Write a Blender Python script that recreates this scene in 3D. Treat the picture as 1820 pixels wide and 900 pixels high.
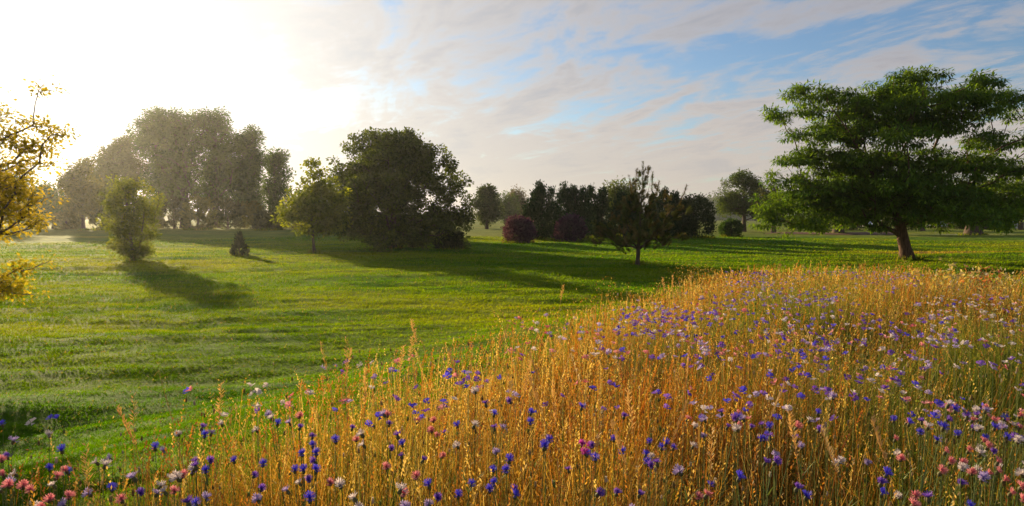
import bpy, math, random
import numpy as np
from mathutils import Vector

R = math.radians
for o in list(bpy.data.objects): bpy.data.objects.remove(o)
scene = bpy.context.scene
C = scene.collection

# ------------------------------------------------------------------ camera
CAM = np.array([0.0, 0.0, 2.5]); F_PX = 1213.3; PITCH = R(2.83)
cam_d = bpy.data.cameras.new('camera'); cam = bpy.data.objects.new('camera', cam_d); C.objects.link(cam)
cam.location = CAM; cam.rotation_euler = (R(90) - PITCH, 0, 0)
cam_d.lens = 24.0; cam_d.sensor_width = 36.0; cam_d.clip_start = 0.05; cam_d.clip_end = 4000
scene.camera = cam

# ------------------------------------------------------------------ light
SUN_AZ, SUN_EL = R(-35.5), R(12)
sdir = Vector((math.sin(SUN_AZ)*math.cos(SUN_EL), math.cos(SUN_AZ)*math.cos(SUN_EL), math.sin(SUN_EL)))
sl = bpy.data.lights.new('sun', 'SUN'); sl.energy = 5.0; sl.angle = R(0.6); sl.color = (1.0, 0.79, 0.46)
so = bpy.data.objects.new('sun', sl); C.objects.link(so)
so.rotation_euler = (-sdir).to_track_quat('-Z', 'Y').to_euler()

scene.view_settings.view_transform = 'Standard'; scene.view_settings.look = 'None'
scene.view_settings.gamma = 1.0; scene.view_settings.exposure = 1.02
scene.view_settings.use_curve_mapping = False
cy = scene.cycles
cy.max_bounces = 7; cy.diffuse_bounces = 4; cy.transmission_bounces = 5; cy.glossy_bounces = 2; cy.volume_bounces = 0
cy.use_denoising = True; cy.caustics_reflective = False; cy.caustics_refractive = False
cy.sample_clamp_indirect = 6.0

def nn(nt, typ, **kw):
    n = nt.nodes.new(typ)
    for k, v in kw.items():
        if k.startswith('i_'):
            key = k[2:]; key = int(key) if key.isdigit() else key.replace('_', ' ')
            n.inputs[key].default_value = v
        else: setattr(n, k, v)
    return n
def math_n(nt, op, a, b=None, c=None, clamp=False):
    n = nt.nodes.new('ShaderNodeMath'); n.operation = op; n.use_clamp = clamp
    for i, v in enumerate((a, b, c)):
        if v is None: continue
        if isinstance(v, (int, float)): n.inputs[i].default_value = v
        else: nt.links.new(v, n.inputs[i])
    return n.outputs[0]
def mixc(nt, f, a, b, mode='MIX'):
    n = nt.nodes.new('ShaderNodeMix'); n.data_type = 'RGBA'; n.blend_type = mode
    for i, v in ((0, f), (6, a), (7, b)):
        if isinstance(v, (int, float)): n.inputs[i].default_value = v
        elif isinstance(v, tuple): n.inputs[i].default_value = (*v, 1) if len(v) == 3 else v
        else: nt.links.new(v, n.inputs[i])
    return n.outputs[2]
def ramp(nt, v, lo, hi, smooth=True):
    n = nt.nodes.new('ShaderNodeMapRange'); n.interpolation_type = 'SMOOTHSTEP' if smooth else 'LINEAR'
    nt.links.new(v, n.inputs[0]); n.inputs[1].default_value = lo; n.inputs[2].default_value = hi
    return n.outputs[0]

w = bpy.data.worlds.new('World'); scene.world = w; w.use_nodes = True
nt = w.node_tree; nt.nodes.clear()
sky = nn(nt, 'ShaderNodeTexSky', sky_type='NISHITA', sun_disc=False, sun_elevation=SUN_EL, sun_rotation=SUN_AZ,
         altitude=50.0, air_density=1.0, dust_density=1.0, ozone_density=1.6)
bg_sky = nn(nt, 'ShaderNodeBackground', i_Strength=0.065)
nt.links.new(mixc(nt, 1.0, sky.outputs[0], (0.76, 0.90, 1.08), 'MULTIPLY'), bg_sky.inputs[0])
tc = nn(nt, 'ShaderNodeTexCoord')
sep = nn(nt, 'ShaderNodeSeparateXYZ'); nt.links.new(tc.outputs['Generated'], sep.inputs[0])
zz = math_n(nt, 'ADD', math_n(nt, 'MAXIMUM', sep.outputs[2], 0.0), 0.10)
u = math_n(nt, 'DIVIDE', sep.outputs[0], zz); v = math_n(nt, 'DIVIDE', sep.outputs[1], zz)
comb = nn(nt, 'ShaderNodeCombineXYZ'); nt.links.new(u, comb.inputs[0]); nt.links.new(v, comb.inputs[1])
def cloud_noise(scale, sx, sy, rot, off, detail, rough, dist=0.0):
    mp = nn(nt, 'ShaderNodeMapping', vector_type='TEXTURE'); mp.inputs['Rotation'].default_value = (0, 0, R(rot))
    mp.inputs['Scale'].default_value = (1/sx, 1/sy, 1); mp.inputs['Location'].default_value = off
    nt.links.new(comb.outputs[0], mp.inputs[0])
    n = nn(nt, 'ShaderNodeTexNoise'); n.inputs['Scale'].default_value = scale; n.inputs['Detail'].default_value = detail
    n.inputs['Roughness'].default_value = rough; n.inputs['Distortion'].default_value = dist
    nt.links.new(mp.outputs[0], n.inputs[0]); return n.outputs[0]
horiz = ramp(nt, sep.outputs[2], 0.24, 0.02)
big = cloud_noise(0.50, 1.0, 0.6, 40, (3.1, 1.7, 0), 3, 0.5)
fine = cloud_noise(2.2, 1.25, 0.55, 22, (4.7, 9.2, 0), 10, 0.62, 0.6)
rip = cloud_noise(9.0, 1.1, 0.6, 50, (7.3, 2.2, 0), 6, 0.62, 0.4)
cl = math_n(nt, 'ADD', math_n(nt, 'MULTIPLY', big, 0.42), math_n(nt, 'MULTIPLY', fine, 0.68))
cl = math_n(nt, 'ADD', cl, math_n(nt, 'MULTIPLY', math_n(nt, 'SUBTRACT', rip, 0.5), 0.22))
# angle to the sun: thin cloud is denser and brighter towards it
dv = nn(nt, 'ShaderNodeVectorMath', operation='DOT_PRODUCT'); nt.links.new(tc.outputs['Generated'], dv.inputs[0]); dv.inputs[1].default_value = sdir
cosg = math_n(nt, 'MAXIMUM', dv.outputs['Value'], 0.0)
near = math_n(nt, 'POWER', cosg, 5.0); core = math_n(nt, 'POWER', cosg, 16.0)
cover = math_n(nt, 'ADD', cl, math_n(nt, 'MULTIPLY', near, 0.10))
cover = math_n(nt, 'ADD', cover, math_n(nt, 'MULTIPLY', horiz, 0.17))
mask = math_n(nt, 'MULTIPLY', ramp(nt, cover, 0.50, 0.68), 0.90)
dens = ramp(nt, cl, 0.54, 0.70)
ccol = mixc(nt, dens, (0.90, 0.78, 0.70), (0.56, 0.56, 0.62))
ccol = mixc(nt, math_n(nt, 'MULTIPLY', horiz, 0.75), ccol, (0.88, 0.76, 0.68))
ccol = mixc(nt, math_n(nt, 'MULTIPLY', near, 0.9, clamp=True), ccol, (1.0, 0.95, 0.87))
cstr = math_n(nt, 'ADD', math_n(nt, 'ADD', 0.33, math_n(nt, 'MULTIPLY', near, 0.10)), math_n(nt, 'MULTIPLY', core, 0.2))
bg_c = nn(nt, 'ShaderNodeBackground'); nt.links.new(ccol, bg_c.inputs[0]); nt.links.new(cstr, bg_c.inputs[1])
mx = nn(nt, 'ShaderNodeMixShader'); nt.links.new(mask, mx.inputs[0]); nt.links.new(bg_sky.outputs[0], mx.inputs[1]); nt.links.new(bg_c.outputs[0], mx.inputs[2])
wo = nn(nt, 'ShaderNodeOutputWorld'); nt.links.new(mx.outputs[0], wo.inputs[0])

# ------------------------------------------------------------------ helpers
rng = np.random.default_rng(7); random.seed(7)
def _h(ix, iy, s):
    n = (ix.astype(np.int64)*374761393 + iy.astype(np.int64)*668265263 + s*2147483647) & 0xFFFFFFFF
    n = ((n ^ (n >> 13))*1274126177) & 0xFFFFFFFF
    return ((n ^ (n >> 16)) & 0xFFFF)/65535.0
def vnoise(x, y, s=0):
    x = np.asarray(x, float); y = np.asarray(y, float)
    ix = np.floor(x); iy = np.floor(y); fx = x-ix; fy = y-iy
    fx = fx*fx*(3-2*fx); fy = fy*fy*(3-2*fy)
    a = _h(ix, iy, s); b = _h(ix+1, iy, s); c = _h(ix, iy+1, s); d = _h(ix+1, iy+1, s)
    return (a*(1-fx)+b*fx)*(1-fy) + (c*(1-fx)+d*fx)*fy - 0.5
def fbm(x, y, s=0, o=3):
    t = 0; a = 1.0
    for k in range(o):
        t = t + a*vnoise(x*2**k, y*2**k, s+k*17); a *= 0.5
    return t
def sstep(a, b, x):
    t = np.clip((x-a)/(b-a), 0, 1); return t*t*(3-2*t)

# meadow outline on the ground (x, y); the meadow lies on the near/right side of it
MB = np.array([(-5.0, 0.6), (-3.0, 1.5), (-1.75, 2.1), (-1.3, 3.1), (-1.0, 3.9), (-0.5, 4.7), (0.1, 5.5), (1.0, 6.9),
               (2.1, 8.8), (3.3, 11.0), (4.4, 12.0), (6.6, 11.9), (7.6, 10.6), (9.0, 9.4), (14.0, 8.0), (22, 5.0)])
def meadow_sd(x, y):       # signed distance to the outline, negative inside
    x = np.asarray(x, float); y = np.asarray(y, float)
    best = np.full(np.broadcast(x, y).shape, 1e9)
    for (ax, ay), (bx, by) in zip(MB[:-1], MB[1:]):
        dx, dy = bx-ax, by-ay
        t = np.clip(((x-ax)*dx + (y-ay)*dy)/(dx*dx+dy*dy), 0, 1)
        best = np.minimum(best, np.hypot(x-ax-t*dx, y-ay-t*dy))
    yb = np.interp(x, MB[:, 0], MB[:, 1])
    return np.where(y < yb, -best, best)
def G0(x, y):
    x = np.asarray(x, float); y = np.asarray(y, float)
    b = np.interp(y, [-700, 0, 20, 50, 110, 200, 700], [0.5, 0, 0, 0.3, 1.15, 1.7, 2.0])
    right = sstep(0.12, 0.40, x/np.maximum(np.abs(y), 8))*sstep(60, 110, y)
    b = b - right*0.8*sstep(50, 110, y)
    b = b + 1.0*(1-sstep(-0.3, 6.5, meadow_sd(x, y)))
    b = b + 0.20*fbm(x/17, y/14, 3, 2)*sstep(8, 25, np.hypot(x, y))
    return b
def ridges(x, y):          # mown lawn bumps, drawn out across the slope
    c, s = math.cos(R(9)), math.sin(R(9))
    a = x*c + y*s; b = -x*s + y*c
    f = sstep(-0.5, 2.0, meadow_sd(x, y))*(1-0.7*sstep(60, 120, y))
    n = 0.14*fbm(a/12, b/3.6, 13, 2) + 0.085*fbm(a/4.6, b/1.0, 11, 3) + 0.035*fbm(a/0.9, b/0.4, 23, 2)
    ln = np.abs(vnoise(a/15.0, b/3.2, 41)); n = n - 0.075*np.exp(-(ln/0.022)**2)
    return n*f
def G(x, y): return G0(x, y) + ridges(x, y)
def ray(px, py):
    a = (np.asarray(px, float)-910)/F_PX; b = (450-np.asarray(py, float))/F_PX
    c, s = math.cos(PITCH), math.sin(PITCH)
    return np.stack([a, c + b*s, -s + b*c], -1)
def at(px, py, Y):
    d = ray(px, py); return CAM + d*(Y/d[1])
def hit(px, py, h=0.0, ymax=400):       # where the sight line first meets the ground (raised by h)
    d = ray(px, py); d = d/d[1]
    ys = np.geomspace(1.0, ymax, 4000)
    P = CAM + d[None, :]*ys[:, None]
    below = P[:, 2] < G0(P[:, 0], P[:, 1]) + h
    i = int(np.argmax(below)) if below.any() else len(ys)-1
    return P[i]
def project(p):
    q = np.asarray(p)-CAM; c, s = math.cos(PITCH), math.sin(PITCH)
    f = q[1]*c - q[2]*s; up = q[1]*s + q[2]*c
    return 910 + F_PX*q[0]/f, 450 - F_PX*up/f, f

def mesh_np(name, V, Fc, mat, parent=None, cols=None, smooth=False):
    V = np.ascontiguousarray(V, dtype=np.float32); Fc = np.ascontiguousarray(Fc, dtype=np.int32)
    me = bpy.data.meshes.new(name); k = Fc.shape[1]
    me.vertices.add(len(V)); me.vertices.foreach_set('co', V.ravel())
    me.loops.add(Fc.size); me.loops.foreach_set('vertex_index', Fc.ravel())
    me.polygons.add(len(Fc)); me.polygons.foreach_set('loop_start', np.arange(0, Fc.size, k, dtype=np.int32))
    if smooth: me.polygons.foreach_set('use_smooth', np.ones(len(Fc), dtype=bool))
    if cols is not None:
        at_ = me.attributes.new('col', 'FLOAT_COLOR', 'POINT')
        c4 = np.ones((len(V), 4), np.float32); c4[:, :3] = cols; at_.data.foreach_set('color', c4.ravel())
    me.update(calc_edges=True); me.validate(verbose=False)
    if mat: me.materials.append(mat)
    o = bpy.data.objects.new(name, me); C.objects.link(o)
    if parent is not None: o.parent = parent
    return o
def tag(o, label=None, cat=None, group=None, kind=None):
    for k, v_ in (('label', label), ('category', cat), ('group', group), ('kind', kind)):
        if v_: o[k] = v_
    return o
def empty(name, loc, rz=0):
    o = bpy.data.objects.new(name, None); C.objects.link(o); o.location = loc; o.rotation_euler = (0, 0, rz); o.empty_display_size = 0.2
    return o
class MBd:                                   # collects polygons, mixed sizes
    def __init__(s): s.v = []; s.f = []
    def add(s, vs, fs):
        n = len(s.v); s.v += [tuple(map(float, p)) for p in vs]; s.f += [tuple(n+i for i in f) for f in fs]
    def box(s, x0, x1, y0, y1, z0, z1):
        s.add([(x0,y0,z0),(x1,y0,z0),(x1,y1,z0),(x0,y1,z0),(x0,y0,z1),(x1,y0,z1),(x1,y1,z1),(x0,y1,z1)],
              [(0,3,2,1),(4,5,6,7),(0,1,5,4),(1,2,6,5),(2,3,7,6),(3,0,4,7)])
    def build(s, name, mat, parent=None, smooth=False, bevel=0):
        me = bpy.data.meshes.new(name); me.from_pydata(s.v, [], s.f); me.update(); me.materials.append(mat)
        if smooth: me.polygons.foreach_set('use_smooth', [True]*len(me.polygons))
        o = bpy.data.objects.new(name, me); C.objects.link(o)
        if parent is not None: o.parent = parent
        if bevel:
            b = o.modifiers.new('bevel', 'BEVEL'); b.width = bevel; b.segments = 2
        return o

# ------------------------------------------------------------------ materials
def leaf_mat(name, trans=0.35, tint=(1.25, 1.15, 0.55), rough=0.6, gloss=0.06, fixed=None):
    m = bpy.data.materials.new(name); m.use_nodes = True; t = m.node_tree; t.nodes.clear()
    if fixed is None:
        a = nn(t, 'ShaderNodeAttribute', attribute_name='col'); col = a.outputs['Color']
    else:
        nz = nn(t, 'ShaderNodeTexNoise'); nz.inputs['Scale'].default_value = 60
        tcn = nn(t, 'ShaderNodeTexCoord'); t.links.new(tcn.outputs['Object'], nz.inputs[0])
        col = mixc(t, nz.outputs[0], fixed[0], fixed[1])
    d = nn(t, 'ShaderNodeBsdfDiffuse'); t.links.new(col, d.inputs[0])
    tr = nn(t, 'ShaderNodeBsdfTranslucent'); t.links.new(mixc(t, 1.0, col, tint, 'MULTIPLY'), tr.inputs[0])
    m1 = nn(t, 'ShaderNodeMixShader'); m1.inputs[0].default_value = trans
    t.links.new(d.outputs[0], m1.inputs[1]); t.links.new(tr.outputs[0], m1.inputs[2])
    g = nn(t, 'ShaderNodeBsdfGlossy'); g.inputs['Roughness'].default_value = rough; g.inputs[0].default_value = (0.8, 0.85, 0.75, 1)
    m2 = nn(t, 'ShaderNodeMixShader'); m2.inputs[0].default_value = gloss
    t.links.new(m1.outputs[0], m2.inputs[1]); t.links.new(g.outputs[0], m2.inputs[2])
    o = nn(t, 'ShaderNodeOutputMaterial'); t.links.new(m2.outputs[0], o.inputs[0])
    return m
def solid_mat(name, c1, c2, scale=8, rough=0.8, bump=0.0, detail=6, vec='Object', stretch=(1, 1, 1)):
    m = bpy.data.materials.new(name); m.use_nodes = True; t = m.node_tree; b = t.nodes['Principled BSDF']
    tcn = nn(t, 'ShaderNodeTexCoord'); mp = nn(t, 'ShaderNodeMapping'); mp.inputs['Scale'].default_value = stretch
    t.links.new(tcn.outputs[vec], mp.inputs[0])
    nz = nn(t, 'ShaderNodeTexNoise'); nz.inputs['Scale'].default_value = scale; nz.inputs['Detail'].default_value = detail
    nz.inputs['Roughness'].default_value = 0.65
    t.links.new(mp.outputs[0], nz.inputs[0])
    t.links.new(mixc(t, ramp(t, nz.outputs[0], 0.35, 0.65), c1, c2), b.inputs['Base Color']); b.inputs['Roughness'].default_value = rough
    b.inputs['Specular IOR Level'].default_value = 0.2
    if bump:
        bp = nn(t, 'ShaderNodeBump'); bp.inputs['Strength'].default_value = 1.0; bp.inputs['Distance'].default_value = bump
        t.links.new(nz.outputs[0], bp.inputs['Height']); t.links.new(bp.outputs[0], b.inputs['Normal'])
    return m
M_leaf = leaf_mat('tree_leaf', 0.50, (1.4, 1.35, 0.4), 0.6, 0.02)
M_thin = leaf_mat('thin_leaf', 0.66, (1.35, 1.3, 0.35), 0.6, 0.015)
M_needle = leaf_mat('needle', 0.15, (1.1, 1.05, 0.5), 0.7, 0.012)
M_grass = leaf_mat('grass_blade', 0.62, (1.35, 1.35, 0.25), 0.6, 0.0)
M_dry = leaf_mat('dry_grass', 0.50, (1.25, 1.12, 0.5), 0.6, 0.015)
M_bark = solid_mat('bark', (0.055, 0.035, 0.022), (0.14, 0.095, 0.065), 5, 0.9, 0.05, 8, 'Object', (3, 3, 0.5))
M_bark_big = solid_mat('red_brown_bark', (0.06, 0.032, 0.018), (0.17, 0.09, 0.055), 4, 0.9, 0.05, 8, 'Object', (3, 3, 0.5))

def ground_mat():
    m = bpy.data.materials.new('lawn'); m.use_nodes = True; t = m.node_tree; b = t.nodes['Principled BSDF']
    a = nn(t, 'ShaderNodeAttribute', attribute_name='col')
    tcn = nn(t, 'ShaderNodeTexCoord')
    n1 = nn(t, 'ShaderNodeTexNoise'); n1.inputs['Scale'].default_value = 3.0; n1.inputs['Detail'].default_value = 8; n1.inputs['Roughness'].default_value = 0.7
    mp = nn(t, 'ShaderNodeMapping'); mp.inputs['Scale'].default_value = (0.5, 1.6, 1); mp.inputs['Rotation'].default_value = (0, 0, R(9))
    t.links.new(tcn.outputs['Object'], mp.inputs[0]); t.links.new(mp.outputs[0], n1.inputs[0])
    g = mixc(t, ramp(t, n1.outputs[0], 0.3, 0.7), (0.55, 0.55, 0.5), (1.35, 1.3, 1.2))
    t.links.new(mixc(t, 1.0, a.outputs['Color'], g, 'MULTIPLY'), b.inputs['Base Color'])
    b.inputs['Roughness'].default_value = 0.9; b.inputs['Specular IOR Level'].default_value = 0.05
    n2 = nn(t, 'ShaderNodeTexNoise'); n2.inputs['Scale'].default_value = 9.0; n2.inputs['Detail'].default_value = 7; n2.inputs['Roughness'].default_value = 0.75
    t.links.new(mp.outputs[0], n2.inputs[0])
    bp = nn(t, 'ShaderNodeBump'); bp.inputs['Distance'].default_value = 0.10; bp.inputs['Strength'].default_value = 0.8
    t.links.new(n2.outputs[0], bp.inputs['Height']); t.links.new(bp.outputs[0], b.inputs['Normal'])
    return m

# ------------------------------------------------------------------ ground sheet
def lawn_color(x, y):
    n = fbm(x/5, y/3, 51, 3); n2 = fbm(x/22, y/9, 57, 2); n3 = fbm(x/1.7, y/0.8, 59, 2)
    base = np.array([0.090, 0.185, 0.002]); yel = np.array([0.23, 0.24, 0.004]); dk = np.array([0.042, 0.115, 0.002])
    f = np.clip(0.30 + 0.9*n2 + 0.5*n, 0, 1)[..., None]; g = np.clip(0.25 - 0.9*n3 - 0.5*n, 0, 1)[..., None]
    c = base*(1-f) + yel*f
    c = c*(1-g) + dk*g
    # lawn colour turning paler and duller with distance, and dry tan strip far off
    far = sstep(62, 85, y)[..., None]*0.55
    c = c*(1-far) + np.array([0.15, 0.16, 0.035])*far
    strip = (np.exp(-((y-44-0.05*x)/1.6)**2)*sstep(22, 27, x))[..., None]*0.8
    c = c*(1-strip) + np.array([0.36, 0.22, 0.07])*strip
    return c
def build_ground():
    rad = np.concatenate([[0.3], np.geomspace(1.2, 700, 520)])
    ang = np.concatenate([np.linspace(-52, 52, 460), np.linspace(52, 308, 50)[1:-1]])
    A, Rr = np.meshgrid(np.radians(ang), rad)
    X = Rr*np.sin(A); Y = Rr*np.cos(A)
    Z = G0(X, Y) + ridges(X, Y)
    nr, na = X.shape
    V = np.stack([X, Y, Z], -1).reshape(-1, 3)
    i = np.arange(nr-1)[:, None]*na; j = np.arange(na)[None, :]; j2 = (j+1) % na
    Fq = np.stack([i+j, i+na+j, i+na+j2, i+j2], -1).reshape(-1, 4)
    sd = meadow_sd(V[:, 0], V[:, 1])
    c = lawn_color(V[:, 0], V[:, 1])
    k = (1-sstep(-0.6, 0.4, sd))[:, None]
    c = c*(1-k) + np.array([0.10, 0.075, 0.025])*k
    V = np.vstack([V, [[0, 0, float(G0(0., 0.))]]]); c = np.vstack([c, c[:1]])
    o = mesh_np('ground', V, Fq, ground_mat(), cols=c, smooth=True)
    return tag(o, kind='structure')
build_ground()

# ------------------------------------------------------------------ blades
def blades(P, h, wd, lean, phi, K=3, curve=1.6, tip=0.15):
    """ribbons: P (N,3) roots, h heights, wd widths, lean horizontal reach at the tip, phi lean direction"""
    N = len(P); t = np.linspace(0, 1, K+1)
    dx = np.cos(phi)[:, None]*lean[:, None]*t**curve; dy = np.sin(phi)[:, None]*lean[:, None]*t**curve
    z = h[:, None]*t*(1-0.15*(lean/np.maximum(h, 1e-3))[:, None]*t)
    a = rng.uniform(0, math.pi, N); sx = np.cos(a)[:, None]; sy = np.sin(a)[:, None]
    ww = wd[:, None]*(1-(1-tip)*t)[None, :]*0.5
    cx = P[:, 0:1]+dx; cy_ = P[:, 1:2]+dy; cz = P[:, 2:3]+z
    L = np.stack([cx-sx*ww, cy_-sy*ww, cz], -1); Rt = np.stack([cx+sx*ww, cy_+sy*ww, cz], -1)
    V = np.stack([L, Rt], 2).reshape(N, 2*(K+1), 3)
    f = np.array([[2*k, 2*k+1, 2*k+3, 2*k+2] for k in range(K)])
    Fq = (np.arange(N)[:, None, None]*2*(K+1) + f[None]).reshape(-1, 4)
    tips = np.stack([cx[:, -1], cy_[:, -1], cz[:, -1]], -1)
    return V.reshape(-1, 3), Fq, 2*(K+1), tips
def join(parts):
    Vs, Fs, Cs, n = [], [], [], 0
    for V, Fq, c in parts:
        Vs.append(V); Fs.append(Fq+n); Cs.append(c); n += len(V)
    return np.vstack(Vs), np.vstack(Fs), np.vstack(Cs)
def pal(n, cols, wts, jit=0.18):
    cols = np.array(cols); i = rng.choice(len(cols), n, p=np.array(wts)/sum(wts))
    return cols[i]*(1+rng.normal(0, jit, (n, 1)).clip(-.45, .6))

# short lawn grass: blade size and spacing follow the distance
def build_lawn():
    n = 950000
    d = np.exp(rng.uniform(math.log(4.2), math.log(75), n)); a = np.radians(rng.uniform(-46, 46, n))
    x = d*np.sin(a); y = d*np.cos(a); sd = meadow_sd(x, y)
    k = sd > -0.1; x, y, d, sd = x[k], y[k], d[k], sd[k]
    # clump together
    cl_ = fbm(x/0.55, y/0.28, 71, 2); k = rng.uniform(-0.6, 0.5, len(x)) < cl_+0.25
    x, y, d, sd, cl_ = x[k], y[k], d[k], sd[k], cl_[k]
    N = len(x); z = G(x, y)-0.01
    h = (0.025+0.03*rng.random(N)+0.035*np.clip(cl_, 0, 1))*np.clip(d/14, 0.8, 1.7)
    h *= 1+0.9*(1-sstep(0, 1.5, sd))*rng.random(N)
    wd = 0.0009*d*rng.uniform(0.7, 1.5, N) + 0.003
    phi = rng.normal(R(-20), 1.3, N)
    V, Fq, k_, _ = blades(np.stack([x, y, z], -1), h, wd, h*rng.uniform(0.3, 1.3, N), phi, 2)
    c = lawn_color(x, y)*(1+rng.normal(0, .22, (N, 1)).clip(-.5, .7))
    tan = rng.random(N) < 0.05; c[tan] = np.array([0.26, 0.20, 0.07])
    o = mesh_np('lawn_grass', V, Fq, M_grass, cols=np.repeat(c, k_, 0))
    tag(o, 'short green lawn grass, bumpy and mown, around the trees', 'grass', kind='stuff')
build_lawn()

# ------------------------------------------------------------------ meadow
GOLD = [(0.52, 0.28, 0.040), (0.46, 0.19, 0.022), (0.60, 0.42, 0.12), (0.32, 0.20, 0.030)]
def meadow_points(n, ymax=12.2, edge=0.22, near=1.25):
    out = []
    tot = 0
    while tot < n:
        m_ = n*3
        y = near + (ymax-near)*rng.random(m_)**0.85
        x = rng.uniform(-1, 1, m_)*(y*0.80+1.9)
        keep = meadow_sd(x, y) < edge + rng.normal(0, 0.18, m_)
        keep &= rng.random(m_) < (y*0.80+1.9)/(ymax*0.8+1.9) * np.clip(1.8-0.10*y, 0.75, 2.0)
        p = np.stack([x[keep], y[keep]], -1); out.append(p); tot += len(p)
    p = np.vstack(out)[:n]
    return p[:, 0], p[:, 1]
def green_amount(x, y):
    g = 0.5 + 1.1*fbm(x/1.3, y/1.1, 91, 2)
    g += 0.30*sstep(0.8, 3.0, x)*(1-sstep(7, 10, y)) - 0.30*np.exp(-((x-0.4)/0.9)**2-((y-3.6)/1.4)**2)
    g -= 0.22*(1-sstep(-0.6, 1.2, x)); g += 0.5*(1-sstep(-2.3, -1.7, x))*(1-sstep(2.4, 3.2, y))
    return np.clip(g, 0, 1)
def build_meadow():
    parts = []
    # fine dry grass and green stems
    n = 185000
    x, y = meadow_points(n); z = G0(x, y)
    g = green_amount(x, y); isg = rng.random(n) < 0.22+g*0.78
    h = rng.uniform(0.18, 0.60, n)*(1+1.15*fbm(x/0.9, y/0.9, 33, 3)); h *= np.where(isg, 0.92, 1.0)
    h *= 0.55+0.45*sstep(0.2, -0.7, meadow_sd(x, y))
    lean = h*np.abs(rng.normal(0.26, 0.28, n)) + h*0.7*(rng.random(n) < 0.10)*rng.random(n); phi = rng.normal(R(10), 1.2, n) + 5*fbm(x/0.9, y/0.9, 35, 1)
    wd = 0.0016 + 0.00065*y*rng.uniform(0.6, 1.5, n) + 0.0015*rng.random(n)
    V, Fq, k, _ = blades(np.stack([x, y, z], -1), h, wd, lean, phi, 3)
    c = np.where(isg[:, None], pal(n, [(0.13, 0.19, 0.020), (0.21, 0.25, 0.03), (0.09, 0.15, 0.03), (0.30, 0.29, 0.05)], [4, 4, 2, 3]),
                 pal(n, GOLD[:4], [5, 3, 4, 2]))
    hue = np.clip(0.5+1.3*fbm(x/1.0, y/1.2, 77, 3), 0, 1)[:, None]
    c = c*np.where(isg[:, None], 1.0, hue*np.array([1.08, 0.76, 0.80]) + (1-hue)*np.array([0.84, 0.98, 1.20]))
    c = c*(1-0.35*(rng.random((n, 1)) < 0.25))
    parts.append((V, Fq, np.repeat(c, k, 0)))
    # greener fringe at the near left
    n = 9000
    x = rng.uniform(-4.2, -0.6, n); y = rng.uniform(1.2, 4.2, n); sd = meadow_sd(x, y)
    kk = (sd > -0.8) & (sd < rng.uniform(0.1, 1.3, n)); x, y = x[kk], y[kk]; n = len(x); z = G0(x, y)
    h = rng.uniform(0.12, 0.52, n)*(1+0.6*fbm(x/.5, y/.5, 39, 2))*(1-0.5*sstep(0, 1.3, sd[kk]))
    V, Fq, k, _ = blades(np.stack([x, y, z], -1), h, np.full(n, .005), h*rng.uniform(.1, .8, n), rng.uniform(0, 6.28, n), 3)
    parts.append((V, Fq, np.repeat(pal(n, [(0.08, 0.14, 0.02), (0.15, 0.20, 0.03), (0.26, 0.20, 0.05)], [4, 3, 1]), k, 0)))
    # low under-storey that closes the ground
    n = 95000
    x, y = meadow_points(n); z = G0(x, y)-0.01
    h = rng.uniform(0.10, 0.38, n); wd = 0.003+0.0009*y
    V, Fq, k, _ = blades(np.stack([x, y, z], -1), h, wd*rng.uniform(.7, 1.4, n), h*rng.uniform(.3, 1.4, n), rng.uniform(0, 6.28, n), 3)
    parts.append((V, Fq, np.repeat(pal(n, [(0.14, 0.17, 0.02), (0.34, 0.19, 0.03), (0.44, 0.27, 0.06), (0.20, 0.23, 0.04)], [3, 3, 2, 2]), k, 0)))
    # fine panicle bits caught among the stems
    n = 175000
    x, y = meadow_points(n); h = rng.uniform(0.22, 0.64, n)*(1+0.85*fbm(x/0.9, y/0.9, 33, 3)); q = np.stack([x, y, G0(x, y)+h], -1)
    dd = rng.normal(0, 1, (n, 3)); dd[:, 2] = np.abs(dd[:, 2])+.4; dd /= np.linalg.norm(dd, axis=1)[:, None]
    ss = np.cross(dd, rng.normal(0, 1, (n, 3))); ss /= np.linalg.norm(ss, axis=1)[:, None]
    L = (0.007+0.0011*y)*rng.uniform(.6, 1.7, n); L = L[:, None]
    V = np.stack([q, q+dd*L*.5+ss*L*.16, q+dd*L, q+dd*L*.5-ss*L*.16], 1).reshape(-1, 3)
    gg = (rng.random(n) < 0.15+0.7*green_amount(x, y))[:, None]
    cc = np.where(gg, pal(n, [(0.18, 0.23, 0.03), (0.30, 0.32, 0.08), (0.12, 0.17, 0.03)], [3, 2, 2]), pal(n, [(0.50, 0.32, 0.09), (0.44, 0.20, 0.04), (0.60, 0.46, 0.22), (0.36, 0.14, 0.07)], [4, 3, 3, 1.5]))
    parts.append((V, np.arange(n*4).reshape(n, 4), np.repeat(cc, 4, 0)))
    V, Fq, c = join(parts)
    tag(mesh_np('meadow_grass', V, Fq, M_dry, cols=c), 'tangled golden and green meadow grass on the raised bank in front', 'grass', kind='stuff')
    # flowering stalks with seed heads, taller
    n = 11500
    x, y = meadow_points(n); z = G0(x, y)
    keep = rng.random(n) > 0.7*green_amount(x, y); x, y, z = x[keep], y[keep], z[keep]; n = len(x)
    h = rng.uniform(0.42, 0.74, n)*(0.8+0.2*sstep(0.2, -0.5, meadow_sd(x, y)))
    lean = h*np.abs(rng.normal(0.12, 0.14, n)); phi = rng.normal(R(0), 1.5, n)
    V, Fq, k, tips = blades(np.stack([x, y, z], -1), h, 0.0014+0.0005*y, lean, phi, 4, 2.0, 0.6)
    cst = pal(n, [(0.42,0.24,0.05),(0.38,0.15,0.03),(0.56,0.40,0.16),(0.30,0.20,0.10),(0.30,0.10,0.04)], [4, 3, 4, 2, 1.5]); parts = [(V, Fq, np.repeat(cst, k, 0))]
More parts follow.
